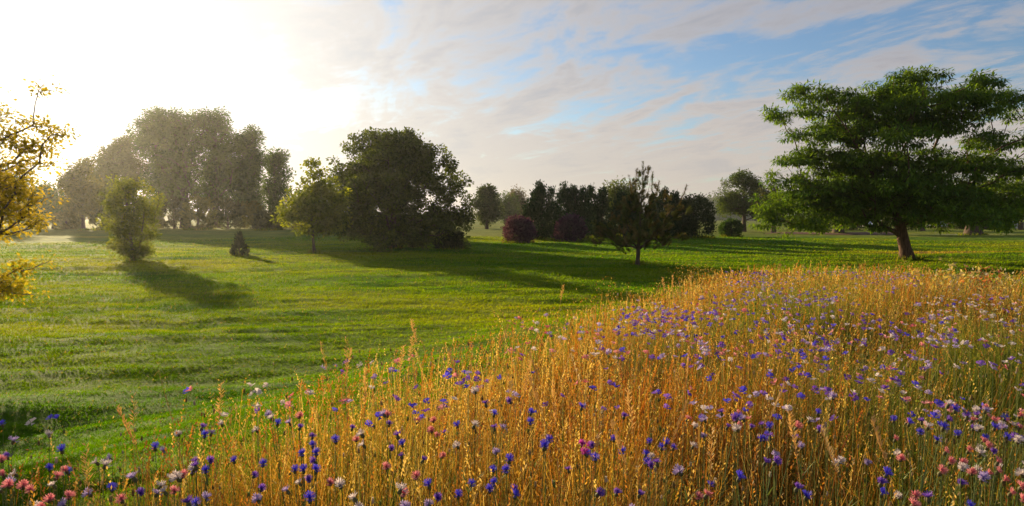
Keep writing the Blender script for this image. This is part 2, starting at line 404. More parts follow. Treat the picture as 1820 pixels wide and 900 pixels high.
    # heads: small spikelets up the last decimetre
    S = 9; L = rng.uniform(0.04, 0.15, n)
    hd = np.stack([np.cos(phi)*0.35, np.sin(phi)*0.35, np.ones(n)], -1); hd /= np.linalg.norm(hd, axis=1)[:, None]
    for s in range(S):
        t = s/(S-1); q = tips + hd*(L*(t-0.15))[:, None]
        ang = rng.uniform(0, 6.28, n); out = np.stack([np.cos(ang), np.sin(ang), np.full(n, 1.4)], -1)
        out /= np.linalg.norm(out, axis=1)[:, None]
        sl_ = (0.014*(1-0.5*abs(t-0.4)) + 0.0010*y)[:, None]; side = np.cross(out, hd); side /= np.linalg.norm(side, axis=1)[:, None]+1e-6
        wv = side*(0.0022+0.0004*y)[:, None]
        Vq = np.stack([q, q+out*sl_*0.5+wv, q+out*sl_, q+out*sl_*0.5-wv], 1).reshape(-1, 3)
        parts.append((Vq, np.arange(n*4).reshape(n, 4), np.repeat(cst*1.05, 4, 0)))
    V, Fq, c = join(parts)
    tag(mesh_np('seeding_grass', V, Fq, M_dry, cols=c), 'dry straw coloured grass stalks with seed heads through the meadow', 'grass', kind='stuff')
build_meadow()

# ------------------------------------------------------------------ cornflowers
FC = {'deep blue': ((0.06, 0.045, 0.52), (0.13, 0.10, 0.76)), 'violet': ((0.15, 0.05, 0.38), (0.27, 0.13, 0.58)),
      'lilac': ((0.34, 0.25, 0.50), (0.52, 0.42, 0.66)), 'pink': ((0.60, 0.13, 0.16), (0.74, 0.34, 0.34)),
      'white': ((0.60, 0.50, 0.48), (0.72, 0.66, 0.62)), 'magenta': ((0.50, 0.03, 0.34), (0.66, 0.10, 0.48))}
M_fl = {k: leaf_mat(k.replace(' ', '_')+'_petal', 0.40, (1.1, 1.05, 1.1), 0.6, 0.02, v_) for k, v_ in FC.items()}
M_stem = leaf_mat('flower_stem', 0.3, (1.2, 1.1, 0.6), 0.6, 0.03, ((0.10, 0.15, 0.04), (0.19, 0.23, 0.07)))
M_cal = solid_mat('flower_calyx', (0.07, 0.08, 0.03), (0.16, 0.13, 0.05), 200, 0.7)

def head_geom(seed, hi=True):
    r = random.Random(seed); V = []; Fq = []
    def quad(a, b, c, d): n = len(V); V.extend([a, b, c, d]); Fq.append((n, n+1, n+2, n+3))
    nf = 12 if hi else 7
    for i in range(nf):
        a = 6.283*i/nf + r.uniform(-.25, .25); up = r.uniform(0.1, 1.5); L = r.uniform(0.013, 0.020)
        d = Vector((math.cos(a), math.sin(a), up)).normalized(); s = Vector((-math.sin(a), math.cos(a), 0))
        b0 = d*0.003; m = d*(L*0.5); e = d*L
        quad(b0 - s*0.0008, b0 + s*0.0008, m + s*0.0028, m - s*0.0028)
        if hi:
            for k in (-1, 0, 1):
                q = s*(k*0.0045); t = d*(L*(1.25 if k == 0 else 1.12)) + s*(k*0.0085) + Vector((0, 0, r.uniform(-.002, .003)))
                quad(m + q*0.45 - s*0.0012, m + q*0.45 + s*0.0012, (m*0.3+t*0.7) + s*0.0030, t)
        else:
            quad(m - s*0.003, m + s*0.003, e*1.15 + s*0.008, e*1.15 - s*0.008)
    for i in range(20 if hi else 6):
        a = r.uniform(0, 6.283); ru = r.uniform(0.1, 1.1); d = Vector((math.cos(a)*ru, math.sin(a)*ru, 1)).normalized()
        s = Vector((-math.sin(a), math.cos(a), 0)); L = r.uniform(0.008, 0.013)
        b0 = Vector((d.x*0.003, d.y*0.003, 0))
        quad(b0 - s*0.0009, b0 + s*0.0009, b0 + d*L + s*0.0014, b0 + d*L - s*0.0014)
    return np.array([tuple(p) for p in V]), np.array(Fq)
def tube(pts, rads, n=5):
    V = []; Fq = []
    for i, (p, r) in enumerate(zip(pts, rads)):
        a = Vector(pts[max(i-1, 0)]); b = Vector(pts[min(i+1, len(pts)-1)]); t = (b-a).normalized()
        u_ = t.orthogonal().normalized() if i == 0 else (u_ - t*u_.dot(t)).normalized()
        w_ = t.cross(u_)
        for k in range(n):
            q = Vector(p) + (u_*math.cos(6.2832*k/n) + w_*math.sin(6.2832*k/n))*r; V.append(tuple(q))
    for i in range(len(pts)-1):
        for k in range(n): Fq.append((i*n+k, i*n+(k+1) % n, (i+1)*n+(k+1) % n, (i+1)*n+k))
    return np.array(V), np.array(Fq)
def make_cornflower(colour, seed):
    r = random.Random(seed); H = 0.70
    root = empty('cornflower', (0, 0, 0))
    la = r.uniform(0, 6.28); ln = r.uniform(0.0, 0.10)
    pts = [(math.cos(la)*ln*t**2 + r.uniform(-.004, .004), math.sin(la)*ln*t**2 + r.uniform(-.004, .004), H*t) for t in np.linspace(0, 1, 8)]
    V, Fq = tube(pts, np.linspace(0.0017, 0.0010, 8), 5)
    stem = mesh_np('stem', V, Fq, M_stem, root, smooth=True)
    Ls = []; Fs = []
    for k in range(7):                                        # narrow grey-green leaves up the stem
        t = r.uniform(0.1, 0.8); p = Vector(pts[int(t*7)]); a = r.uniform(0, 6.28); L = r.uniform(0.06, 0.13)
        d = Vector((math.cos(a), math.sin(a), 0)); s = Vector((-math.sin(a), math.cos(a), 0)); n0 = len(Ls)
        for j in range(4):
            u_ = j/3; q = p + d*(L*0.55*u_) + Vector((0, 0, L*(0.9*u_-0.35*u_*u_))); w_ = 0.0028*(1-u_**2)+0.0003
            Ls += [tuple(q-s*w_), tuple(q+s*w_)]
        for j in range(3): Fs.append((n0+2*j, n0+2*j+1, n0+2*j+3, n0+2*j+2))
    mesh_np('foliage', np.array(Ls), np.array(Fs), M_stem, stem)
    tp = Vector(pts[-1]); tilt = Vector((r.uniform(-.6, .6), r.uniform(-1.1, .1), 1)).normalized(); q = tilt.to_track_quat('Z', 'Y')
    ctr = tp + tilt*0.012
    V, Fq = head_geom(seed); V = V*np.array([0.82, 0.82, 0.95])
    V = np.array([tuple(ctr + q @ Vector(p)) for p in V])
    head = mesh_np('flower_head', V, Fq, M_fl[colour], root)
    prof = [(0.0012, -0.002), (0.0045, 0.001), (0.0060, 0.005), (0.0050, 0.010), (0.0030, 0.014)]
    cp = [tp + tilt*z_ for _, z_ in prof]
    V, Fq = tube([tuple(p) for p in cp], [r_ for r_, _ in prof], 8)
    mesh_np('calyx', V, Fq, M_cal, head, smooth=True)
    return root
def copy_tree(o, parent=None):
    c = o.copy(); C.objects.link(c); c.parent = parent
    for ch in list(o.children): copy_tree(ch, c)
    return c

B, Vi, L_, P_, W_, Mg = 'deep blue', 'violet', 'lilac', 'pink', 'white', 'magenta'
SPOTS = [  # the flower heads one can pick out in the photograph
 (8,738,B),(4,753,B),(90,744,B),(101,744,B),(55,752,W_),(88,768,W_),(8,782,L_),(22,812,Vi),(42,810,L_),(100,808,B),(83,833,B),(118,838,B),
 (32,838,W_),(48,856,P_),(66,864,P_),(85,845,P_),(4,846,L_),(28,850,L_),(96,880,P_),(108,872,W_),(118,876,P_),(157,873,L_),(160,893,L_),
 (190,884,Vi),(92,896,P_),(66,896,W_),(446,687,W_),(472,686,W_),(456,700,W_),(457,724,W_),(502,716,W_),(516,722,P_),(519,704,P_),(549,698,P_),
 (395,740,W_),(424,752,W_),(454,762,W_),(346,767,B),(360,770,L_),(366,757,Vi),(311,770,W_),(292,796,L_),(276,802,B),(537,735,P_),(574,655,L_),
 (596,651,L_),(607,662,Vi),(615,646,Vi),(660,646,W_),(640,650,W_),(667,672,L_),(500,757,B),(536,756,L_),(541,758,Vi),(564,776,Vi),(593,782,B),
 (612,714,P_),(457,815,B),(407,826,B),(344,805,Vi),(365,825,B),(355,843,B),(340,812,Vi),(321,826,Vi),(525,811,Vi),(545,795,B),(558,794,B),
 (526,843,B),(535,844,B),(556,836,B),(498,854,Vi),(587,852,P_),(556,865,W_),(530,882,L_),(544,886,B),(348,893,B),(415,881,Vi),(310,866,P_),
 (263,864,W_),(555,890,Vi),(694,658,L_),(732,634,P_),(726,642,P_),(697,658,Vi),(686,682,Vi),(703,662,B),(660,690,W_),(620,715,L_),(703,710,Vi),
 (758,714,B),(733,724,B),(738,736,B),(825,664,B),(830,672,Vi),(848,666,Vi),(890,672,B),(830,690,B),(849,690,B),(634,760,Vi),(656,756,B),
 (640,777,P_),(706,746,P_),(688,760,Vi),(700,754,Vi),(708,796,B),(656,803,Vi),(778,762,P_),(778,770,P_),(791,806,P_),(690,824,P_),(744,870,B),
 (723,890,Vi),(808,758,Vi),(890,740,B),(922,743,B),(945,735,B),(959,736,B),(970,720,Vi),(1000,706,Vi),(961,795,B),(875,801,L_),(875,834,B),
 (903,822,B),(912,826,B),(883,845,B),(865,870,B),(806,856,B),(908,624,P_),(900,628,P_),(925,640,P_),(1022,566,W_),(1046,797,Mg),(1042,804,Mg),
 (1050,792,Mg),(1090,787,B),(1112,792,B),(1117,802,B),(1144,790,B),(1167,793,B),(1178,806,Vi),(1110,820,Vi),(1146,830,B),(1143,876,Vi),
 (1107,876,Vi),(1170,698,B),(1165,700,Vi),(1185,725,Vi),(1186,708,Vi),(1118,740,Vi),(1120,560,B),(1138,562,Vi),(1152,572,B),(1128,585,B),
 (1150,568,Vi),(1165,575,B),(1172,590,Vi),(1190,574,B),(1140,552,Vi),(1160,556,Vi),(1233,612,P_),(1236,606,Vi),(1285,601,B),(1305,594,B),
 (1310,590,Vi),(1285,642,Vi),(1260,674,B),(1223,702,Vi),(1292,715,B),(1288,722,Vi),(1325,732,B),(1332,722,Vi),(1330,745,P_),(1367,766,B),
 (1330,772,B),(1393,767,Vi),(1432,768,Vi),(1412,765,Vi),(1464,739,B),(1482,745,Vi),(1455,793,L_),(1534,820,L_),(1505,818,W_),(1483,817,W_),
 (1425,865,Vi),(1410,660,B),(1420,655,B),(1425,668,Vi),(1436,668,B),(1418,650,Vi),(1412,690,Vi),(1448,692,Vi),(1398,678,Vi),(1450,646,Vi),
 (1462,650,Vi),(1470,652,B),(1532,660,Vi),(1528,675,Vi),(1526,682,Vi),(1506,671,Vi),(1585,676,Vi),(1595,680,L_),(1577,680,P_),(1603,664,L_),
 (1600,640,W_),(1625,640,L_),(1638,640,L_),(1590,650,W_),(1568,622,W_),(1665,608,B),(1675,603,Vi),(1690,597,Vi),(1785,645,W_),(1796,638,W_),
 (1812,632,W_),(1630,760,B),(1635,768,Vi),(1640,738,Vi),(1660,742,B),(1668,755,B),(1662,784,B),(1700,778,B),(1690,728,Vi),(1697,726,Vi),
 (1745,722,B),(1750,732,B),(1755,735,B),(1738,728,Vi),(1733,762,B),(1745,768,Vi),(1752,772,B),(1762,760,B),(1761,786,B),(1785,782,B),
 (1718,797,Vi),(1672,797,P_),(1665,799,P_),(1735,836,P_),(1745,836,P_),(1757,833,P_),(1722,862,Vi),(1775,847,P_),(1780,870,P_),(1782,884,P_),
 (1810,880,P_),(1792,760,P_),(1796,757,P_),(1815,732,P_),(1808,735,P_),(1812,766,B),(1674,894,B),(1236,878,P_),(1214,897,P_),(1240,876,P_),
 (1672,726,Vi),(1711,711,B),(1650,700,L_),(1605,700,W_),(1540,560,L_),(1704,516,W_)]
REG = [  # px0, px1, py0, py1, count, colour weights (B, Vi, L, P, W)
 (1290,1640,482,545,420,(1,4,6,1,1)), (1640,1820,525,620,170,(1,2,3,2,6)), (1090,1300,520,600,150,(2,4,3,1,1)),
 (1100,1640,545,640,330,(2,5,4,2,1)), (900,1100,560,640,55,(0,1,2,3,3)), (1200,1820,640,760,120,(2,4,3,2,2)),
 (1560,1820,680,900,40,(3,2,1,4,1)), (680,1100,640,760,45,(2,3,1,2,1)), (330,720,690,900,25,(3,4,2,2,3)),
 (700,1560,760,900,30,(3,3,2,1,1)), (0,330,810,900,16,(1,1,3,3,4)), (1740,1820,700,900,18,(0,0,0,5,1))]
def build_flowers():
    lst = []
    for px, py, c in SPOTS: lst.append((px, py, c, True))
    names = [B, Vi, L_, P_, W_]
    for x0, x1, y0, y1, n, wt in REG:
        n = int(n)
        k = 0
        while k < n:
            px, py = rng.uniform(x0, x1), rng.uniform(y0, y1)
            if py < 482 or (px < 1290 and py < 480 + (1290-px)*0.16): continue
            if rng.random() > 0.55+1.6*float(fbm(px/70, py/28, 101, 2)): continue
            c = names[rng.choice(5, p=np.array(wt)/sum(wt))]
            lst.append((px, py, c, False)); k += 1
    items = []
    for px, py, c, man in lst:
        h = float(np.clip(rng.normal(0.73, 0.045), 0.62, 0.84)) if not man else float(np.clip(rng.normal(0.72, 0.03), .64, .8))
        P = hit(px, py, h, 60)
        sd = float(meadow_sd(P[0], P[1]))
        if sd > 0.6 and not man: continue
        if P[1] > 14: continue
        items.append((P, c, h, px, py))
    items.sort(key=lambda t: t[0][1])
    solo, rest = items[:292], items[292:]
    protos = {}
    # labels: colour, then order among its colour in its patch of the meadow
    def zone(px, py):
        hz = ['far left', 'left', 'centre left', 'centre', 'centre right', 'right', 'far right'][min(6, int(px/260))]
        vz = 'at the front edge' if py > 850 else 'in the front rows' if py > 790 else 'in the middle rows' if py > 730 else 'in the back rows'
        return hz, vz
    zones = {}
    for i, (P, c, h, px, py) in enumerate(solo): zones.setdefault((c,)+zone(px, py), []).append((px, i))
    order = ['leftmost', 'second from left', 'third from left', 'fourth from left', 'fifth from left', 'sixth from left', 'seventh from left',
             'eighth from left', 'ninth from left', 'tenth from left', 'eleventh from left', 'twelfth from left', 'thirteenth from left', 'fourteenth from left'] + [w__+' from left' for w__ in ('fifteenth','sixteenth','seventeenth','eighteenth','nineteenth','twentieth')]
    labels = {}
    for (c, hz, vz), m_ in zones.items():
        m_.sort()
        for r_, (_, i) in enumerate(m_):
            if len(m_) == 1: labels[i] = f'the only {c} cornflower {vz}, {hz} of photo'
            else: labels[i] = f'{c} cornflower, {order[min(r_, 19)]} of its colour {vz}, {hz}'
    for i, (P, c, h, px, py) in enumerate(solo):
        s = i % 3
        key = (c, s)
        if key not in protos:
            protos[key] = make_cornflower(c, 100+s*7+len(c)); o = protos[key]
        else: o = copy_tree(protos[key])
        k = h/0.712*1.0; o.scale = (k*0.95, k*0.95, k)
        o.location = (P[0], P[1], P[2]-h); o.rotation_euler = (0, 0, rng.uniform(-0.9, 0.9))
        tag(o, labels[i], 'flower', 'cornflowers in the meadow')
    # the smaller ones behind as one mass
    geoms = [head_geom(50+k, False) for k in range(4)]
    parts = []; stems = []
    for P, c, h, px, py in rest:
        V, Fq = geoms[rng.integers(4)]
        a = rng.uniform(0, 6.28); tx, ty = rng.normal(0, .35), rng.normal(-.25, .35)
        z_ = Vector((tx, ty, 1)).normalized(); q = z_.to_track_quat('Z', 'Y')
        Rm = np.array(q.to_matrix()); ca, sa = math.cos(a), math.sin(a); Rz = np.array([[ca, -sa, 0], [sa, ca, 0], [0, 0, 1]])
        sc = rng.uniform(0.70, 1.12)
        VV = (V*sc) @ (Rm @ Rz).T + P
        lo, hi = np.array(FC[c][0]), np.array(FC[c][1]); t = rng.random()
        parts.append((VV, Fq, np.tile(lo*(1-t)+hi*t, (len(VV), 1))))
        stems.append((P[0], P[1], P[2]-h, h))
    bx, by = meadow_points(2600)
    bv, bf = tube([(0, 0, -.012), (0, 0, -.008), (0, 0, 0), (0, 0, .006), (0, 0, .010)], [.001, .0045, .0055, .003, .0045], 6)
    for X_, Y_ in zip(bx, by):
        h = rng.uniform(.45, .70); z_ = float(G0(X_, Y_)); t = rng.random()
        cc = [(0.20, 0.14, 0.05), (0.34, 0.25, 0.13), (0.16, 0.19, 0.05), (0.46, 0.38, 0.28)][rng.integers(4)]
        sc = rng.uniform(.55, 1.0)*(1+0.05*Y_)
        parts.append((bv*sc+np.array([X_, Y_, z_+h]), bf, np.tile(cc, (len(bv), 1)))); stems.append((X_, Y_, z_, h))
    st = np.array(stems); n = len(st)
    V, Fq, k, tips = blades(st[:, :3], st[:, 3], np.full(n, 0.005), np.zeros(n)+0.001, np.zeros(n), 3)
    parts.append((V, Fq, np.repeat(pal(n, [(0.13, 0.18, 0.05), (0.2, 0.2, 0.06)], [1, 1]), k, 0)))
    V, Fq, c = join(parts)
    mt = leaf_mat('small_petal', 0.4, (1.1, 1.05, 1.1), 0.6, 0.02)
    tag(mesh_np('wildflowers', V, Fq, mt, cols=c), 'mass of small lilac, violet and white cornflowers in the far half of the meadow', 'flowers', kind='stuff')
build_flowers()

# tall seed stalks that stand out one by one
STALKS = [(233,745,2),(318,735,1),(343,690,0),(372,722,2),(587,640,2),(612,636,1),(616,620,2),(730,640,2),(713,620,2),(842,592,1),(985,512,2),(1010,650,0),
 (1128,745,0),(1150,720,2),(1210,650,0),(1040,745,2),(1020,690,1),(1305,700,0),(1495,600,1),(1452,770,2),(1640,770,1),(160,815,2),(20,800,1),
 (1085,660,1),(940,700,2),(1000,730,1),(1190,495,2),(1200,488,1),(1228,482,2),(1340,475,1),(1372,468,2),(1405,476,1),(1620,480,1),(1650,476,2),
 (870,640,1),(905,665,2),(960,620,1),(760,580,2),(1175,770,1),(1260,780,2),(1575,800,1),(690,560+80,2),(640,700,1),(1345,600,2)]
def build_stalks():
    cstr_ = pal(1, [(0.55, 0.34, 0.12)], [1])
    def make(seed, kind):
        r = random.Random(seed); root = empty('grass_stalk', (0, 0, 0)); H = 0.80
        la = r.uniform(-.7, .7); ln = r.uniform(0.05, 0.16)
        pts = [(math.cos(la)*ln*t**2, math.sin(la)*ln*t**2, H*t) for t in np.linspace(0, 1, 9)]
        V, Fq = tube(pts, np.linspace(0.0016, 0.0008, 9), 4)
        mesh_np('stem', V, Fq, M_straw, root)
        V = []; Fs = []
        for k in range(46):
            t = 0.82 + 0.2*k/46; p = Vector(pts[-1]) + (Vector(pts[-1])-Vector(pts[-2])).normalized()*((t-0.9)*H*0.9)
            a = r.uniform(0, 6.28); sp = (0.25, 0.5, 0.9)[kind]
            d = Vector((math.cos(a)*sp, math.sin(a)*sp, 1)).normalized(); s = d.cross(Vector((0.3, .5, .2))).normalized()
            L = r.uniform(0.010, 0.018)*(1+0.5*math.sin(3.14*k/46)); n0 = len(V)
            V += [tuple(p), tuple(p+d*L*0.5+s*0.0022), tuple(p+d*L), tuple(p+d*L*0.5-s*0.0022)]; Fs.append((n0, n0+1, n0+2, n0+3))
        mesh_np('seed_head', np.array(V), np.array(Fs), M_straw, root)
        return root
    pr = [make(5, 0), make(6, 1), make(7, 2)]; used = [False]*3
    items = sorted([(px, py, k, hit(px, py+12, 0.80, 60)) for px, py, k in STALKS], key=lambda t: t[0])
    landmark = [(340, 'over the lawn left of the meadow'), (760, 'at the left edge of the meadow'), (1110, 'in the golden middle of the meadow'),
                (1420, 'below the small pine'), (1821, 'towards the right below the spreading tree')]
    cnt = {}
    words = ['leftmost', 'second', 'third', 'fourth', 'fifth', 'sixth', 'seventh', 'eighth', 'ninth', 'tenth', 'eleventh', 'twelfth', 'thirteenth', 'fourteenth', 'fifteenth']
    for px, py, k, P in items:
        if P[1] > 14.5: continue
        o = pr[k] if not used[k] else copy_tree(pr[k]); used[k] = True
        o.location = (P[0], P[1], P[2]-0.80); o.rotation_euler = (0, 0, rng.uniform(0, 6.28)); s = 1+0.06*P[1]; o.scale = (min(s, 1.6), min(s, 1.6), 1)
        lm = next(t for lim, t in landmark if px < lim); i = cnt.get(lm, 0); cnt[lm] = i+1
        tag(o, f'dry straw grass stalk, {words[i]} from left {lm}', 'grass stalk', 'tall grass stalks standing out of the meadow')
M_straw = leaf_mat('straw', 0.35, (1.2, 1.0, 0.6), 0.5, 0.03, ((0.50, 0.30, 0.10), (0.62, 0.42, 0.18)))
build_stalks()

# ------------------------------------------------------------------ trees
def grow(rg, trunk, clusters, r_base, limbs=(), up=0.5, step=0.5, tip=0.012, exp=0.46, jit=0.12):
    pos = []; par = []; pl = []
    def poly(pts, parent):
        p = parent
        for a, b in zip(pts[:-1], pts[1:]):
            a = np.array(a, float); b = np.array(b, float); n = max(1, int(np.linalg.norm(b-a)/step))
            for i in range(1, n+1):
                q = a+(b-a)*i/n + rg.normal(0, jit*0.25*step, 3)*(i < n)
                pos.append(q); pl.append(pl[p]+np.linalg.norm(q-pos[p]) if p >= 0 else 0); par.append(p); p = len(pos)-1
        return p
    pos.append(np.array(trunk[0], float)); par.append(-1); pl.append(0.0)
    poly(trunk, 0)
    for lb in limbs:
        A = np.array(pos); d = np.linalg.norm(A-np.array(lb[0]), axis=1); i = int(d.argmin())
        poly([pos[i]]+[np.array(q) for q in lb], i)
    hmin = pos[0][2] + 0.12*(max(c[2] for c in clusters)-pos[0][2])
    cd = [min(np.linalg.norm(c-np.array(t)) for t in trunk) for c in clusters]
    wt = {}
    for ci in np.argsort(cd):
        c = clusters[ci]; A = np.array(pos); d = c-A; dist = np.linalg.norm(d, axis=1)
        cost = dist + 0.30*np.array(pl) + up*np.clip(A[:, 2]-c[2]+0.15*dist, 0, None) + 50*(A[:, 2] < hmin)*(np.arange(len(A)) < len(A))
        i = int(cost.argmin()); n = max(1, int(dist[i]/step)); p = i
        a0 = pos[i]; mid = (a0+c)/2 + np.array([0, 0, 0.10*dist[i]]) + rg.normal(0, jit*0.5*dist[i]*0.5, 3)
        for k in range(1, n+1):
            t = k/n; q = (1-t)**2*a0 + 2*t*(1-t)*mid + t*t*c
            pos.append(q); par.append(p); pl.append(pl[p]+np.linalg.norm(q-pos[p])); p = len(pos)-1
        wt[p] = wt.get(p, 0)+1
    N = len(pos); w_ = np.zeros(N)
    for k, v_ in wt.items(): w_[k] += v_
    for i in range(N-1, 0, -1):
        if w_[i] == 0: w_[i] = 0.5
        w_[par[i]] += w_[i]
    r = tip*w_**exp; r = np.minimum(r*(r_base/(tip*w_[0]**exp)), r_base)
    r = np.maximum(r, tip*0.5)
    return np.array(pos), np.array(par), r
def wood(pos, par, r, flare=1.6):
    Vs = []; Fs = []; n0 = 0
    z0 = pos[0][2]
    for i in range(1, len(pos)):
        p = par[i]; a, b = pos[p], pos[i]; ra, rb = r[p], r[i]
        if p != 0 and ra > rb*1.9: ra = rb*1.4
        n = 9 if ra > 0.09 else 5 if ra > 0.03 else 3
        t = b-a; L = np.linalg.norm(t)
        if L < 1e-5: continue
        t = t/L; b = b + t*min(0.3*rb, .1*L)
        u_ = np.cross(t, [0.31, 0.87, 0.12]); u_ /= np.linalg.norm(u_); v_ = np.cross(t, u_)
        an = np.arange(n)*2*math.pi/n; ring = np.cos(an)[:, None]*u_ + np.sin(an)[:, None]*v_
        fa = 1+(flare-1)*math.exp(-(a[2]-z0)/(r[0]*1.3)); fb = 1+(flare-1)*math.exp(-(b[2]-z0)/(r[0]*1.3))
        Vs.append(a+ring*ra*fa); Vs.append(b+ring*rb*fb)
        for k in range(n): Fs.append((n0+k, n0+(k+1) % n, n0+n+(k+1) % n, n0+n+k))
        n0 += 2*n
    return np.vstack(Vs), np.array(Fs)
def leaves(rg, centers, rad, n_per, size, aspect=0.5, droop=0.2, flat=0.3, cols=((.05,.09,.015),(.09,.14,.02)), cvar=0.25, shell=0.0):
    """leaf-shaped quads scattered in little ellipsoids round the twig ends"""
    centers = np.asarray(centers); M = len(centers); N = M*n_per
    rad = np.asarray(rad, float)*np.ones(3)
    ctr = np.repeat(centers, n_per, 0)
    sc = np.repeat(rg.uniform(0.65, 1.3, M), n_per)[:, None]
    d = rg.normal(0, 1, (N, 3)); d /= np.linalg.norm(d, axis=1)[:, None]
    off = d*(rg.random((N, 1))**(1/2.2 if shell == 0 else 1/4))*rad*sc
    p = ctr+off
    ax = d*np.array([1, 1, 0.55]) + rg.normal(0, .45, (N, 3)); ax[:, 2] -= droop; ax /= np.linalg.norm(ax, axis=1)[:, None]
    nm = rg.normal(0, 1, (N, 3))*(1-flat); nm[:, 2] += flat*2.2
    sd = np.cross(ax, nm); sd /= np.linalg.norm(sd, axis=1)[:, None]+1e-9
    s = size*rg.uniform(0.6, 1.35, (N, 1)); hw = s*aspect*0.5
    V = np.stack([p, p+ax*s*0.45+sd*hw, p+ax*s, p+ax*s*0.5-sd*hw], 1).reshape(-1, 3)
    Fq = np.arange(N*4).reshape(N, 4)
    a, b = np.array(cols[0]), np.array(cols[1])
    t = np.clip(np.repeat(rg.random(M), n_per)*0.7 + rg.random(N)*0.5 - 0.1, 0, 1)[:, None]
    c = (a*(1-t)+b*t)*(1+rg.normal(0, cvar*0.5, (N, 1)))
    return V, Fq, np.repeat(np.clip(c, 0.003, 1), 4, 0)
def in_lobes(rg, lobes, n, shell=0.55, gap=0.0, gs=1.5, seed=0):
    """n points spread over a list of ellipsoids (cx,cy,cz,rx,ry,rz), weighted to the outside of each"""
    L = np.array(lobes, float); vol = (L[:, 3]*L[:, 4]*L[:, 5])**0.75; out = []
    while len(out) < n:
        l = L[rg.choice(len(L), p=vol/vol.sum())]
        d = rg.normal(0, 1, 3); d /= np.linalg.norm(d); r = (shell + (1-shell)*rg.random()) if rg.random() < 0.75 else rg.random()
        q = l[:3] + d*r*l[3:]
        if gap and float(vnoise(q[0]/gs+seed, q[2]/gs, seed)+0.6*vnoise(q[1]/gs, q[2]/gs+9, seed+3)) < -0.5+gap: continue
        out.append(q)
    return np.array(out)
def px_lobes(Y, spec, axis_px, dy=0.9, spin=0, rg=None):
    """lobes written as (px, py, rx_px, ry_px) at depth Y, made solid by turning copies about the trunk's axis"""
    out = []; k = Y/F_PX; ax = at(axis_px, 400, Y)[0]
    for px, py, rx, ry in spec:
        c = at(px, py, Y); out.append((c[0], Y, c[2], rx*k, rx*k*dy, ry*k))
        rr = abs(c[0]-ax)
        for _ in range(spin):
            a = rg.uniform(0, 2*math.pi)
            q = rr*0.85
            if rr < rx*k*0.5: q = rx*k*0.6
            out.append((ax+q*math.cos(a)*0.9, Y+q*math.sin(a), c[2]+rg.uniform(-.3, .3)*ry*k, rx*k*0.8, rx*k*0.8*dy, ry*k*0.9))
    return out
BASES = []
def tree(name, base_px, base_py, spec, label, cat='tree', group=None, Y=None, n_cl=200, n_per=60, cl_r=0.5, leaf=0.15, aspect=0.5, cols=None, r_base=0.2,
         trunk_top=None, mat=None, bark=None, spin=1, droop=0.2, flat=0.3, gap=0.0, gs=1.5, shell=0.55, seed=1, limbs=(), step=0.5, up=0.5, dy=0.9, tkn=None, cvar=0.25, exp=0.46, axis=None):
    rg = np.random.default_rng(seed)
    if Y is None: b = hit(base_px, base_py); Y = float(b[1])
    x = at(base_px, 400, Y)[0]; z = float(G0(x, Y))-0.05
    lobes = px_lobes(Y, spec, axis or base_px, dy, spin, rg)
    cl_ = in_lobes(rg, lobes, n_cl, shell, gap, gs, seed)
    cl_[:, 2] = np.maximum(cl_[:, 2], z+0.25)
    top = max(l[2]+l[5]*0.5 for l in lobes)
    tr = [(x, Y, z)] + ([tuple(at(px, py, Y)) for px, py in trunk_top] if trunk_top else [(x+rg.normal(0, .1), Y, z+(top-z)*0.4), (x+rg.normal(0, .2), Y, z+(top-z)*0.85)])
    lim = [[tuple(at(px, py, Y+dd)) for px, py, dd in lb] for lb in limbs]
    pos, par, r = grow(rg, tr, cl_, r_base, lim, up=up, step=step, tip=tkn or 0.012, exp=exp)
    BASES.append((x, Y, r_base*1.3+.1))
    root = empty(name, (x, Y, z)); off = np.array([x, Y, z])
    V, Fq = wood(pos, par, r); mesh_np('trunk', V-off, Fq, bark or M_bark, root, smooth=True)
    V, Fq, c = leaves(rg, cl_, cl_r, n_per, leaf, aspect, droop, flat, cols, cvar)
    k = V[:, 2] < G0(V[:, 0], V[:, 1]) ; V[k, 2] = G0(V[k, 0], V[k, 1])+0.02
    mesh_np('crown', V-off, Fq, mat or M_leaf, root, cols=c)
    return tag(root, label, cat, group)

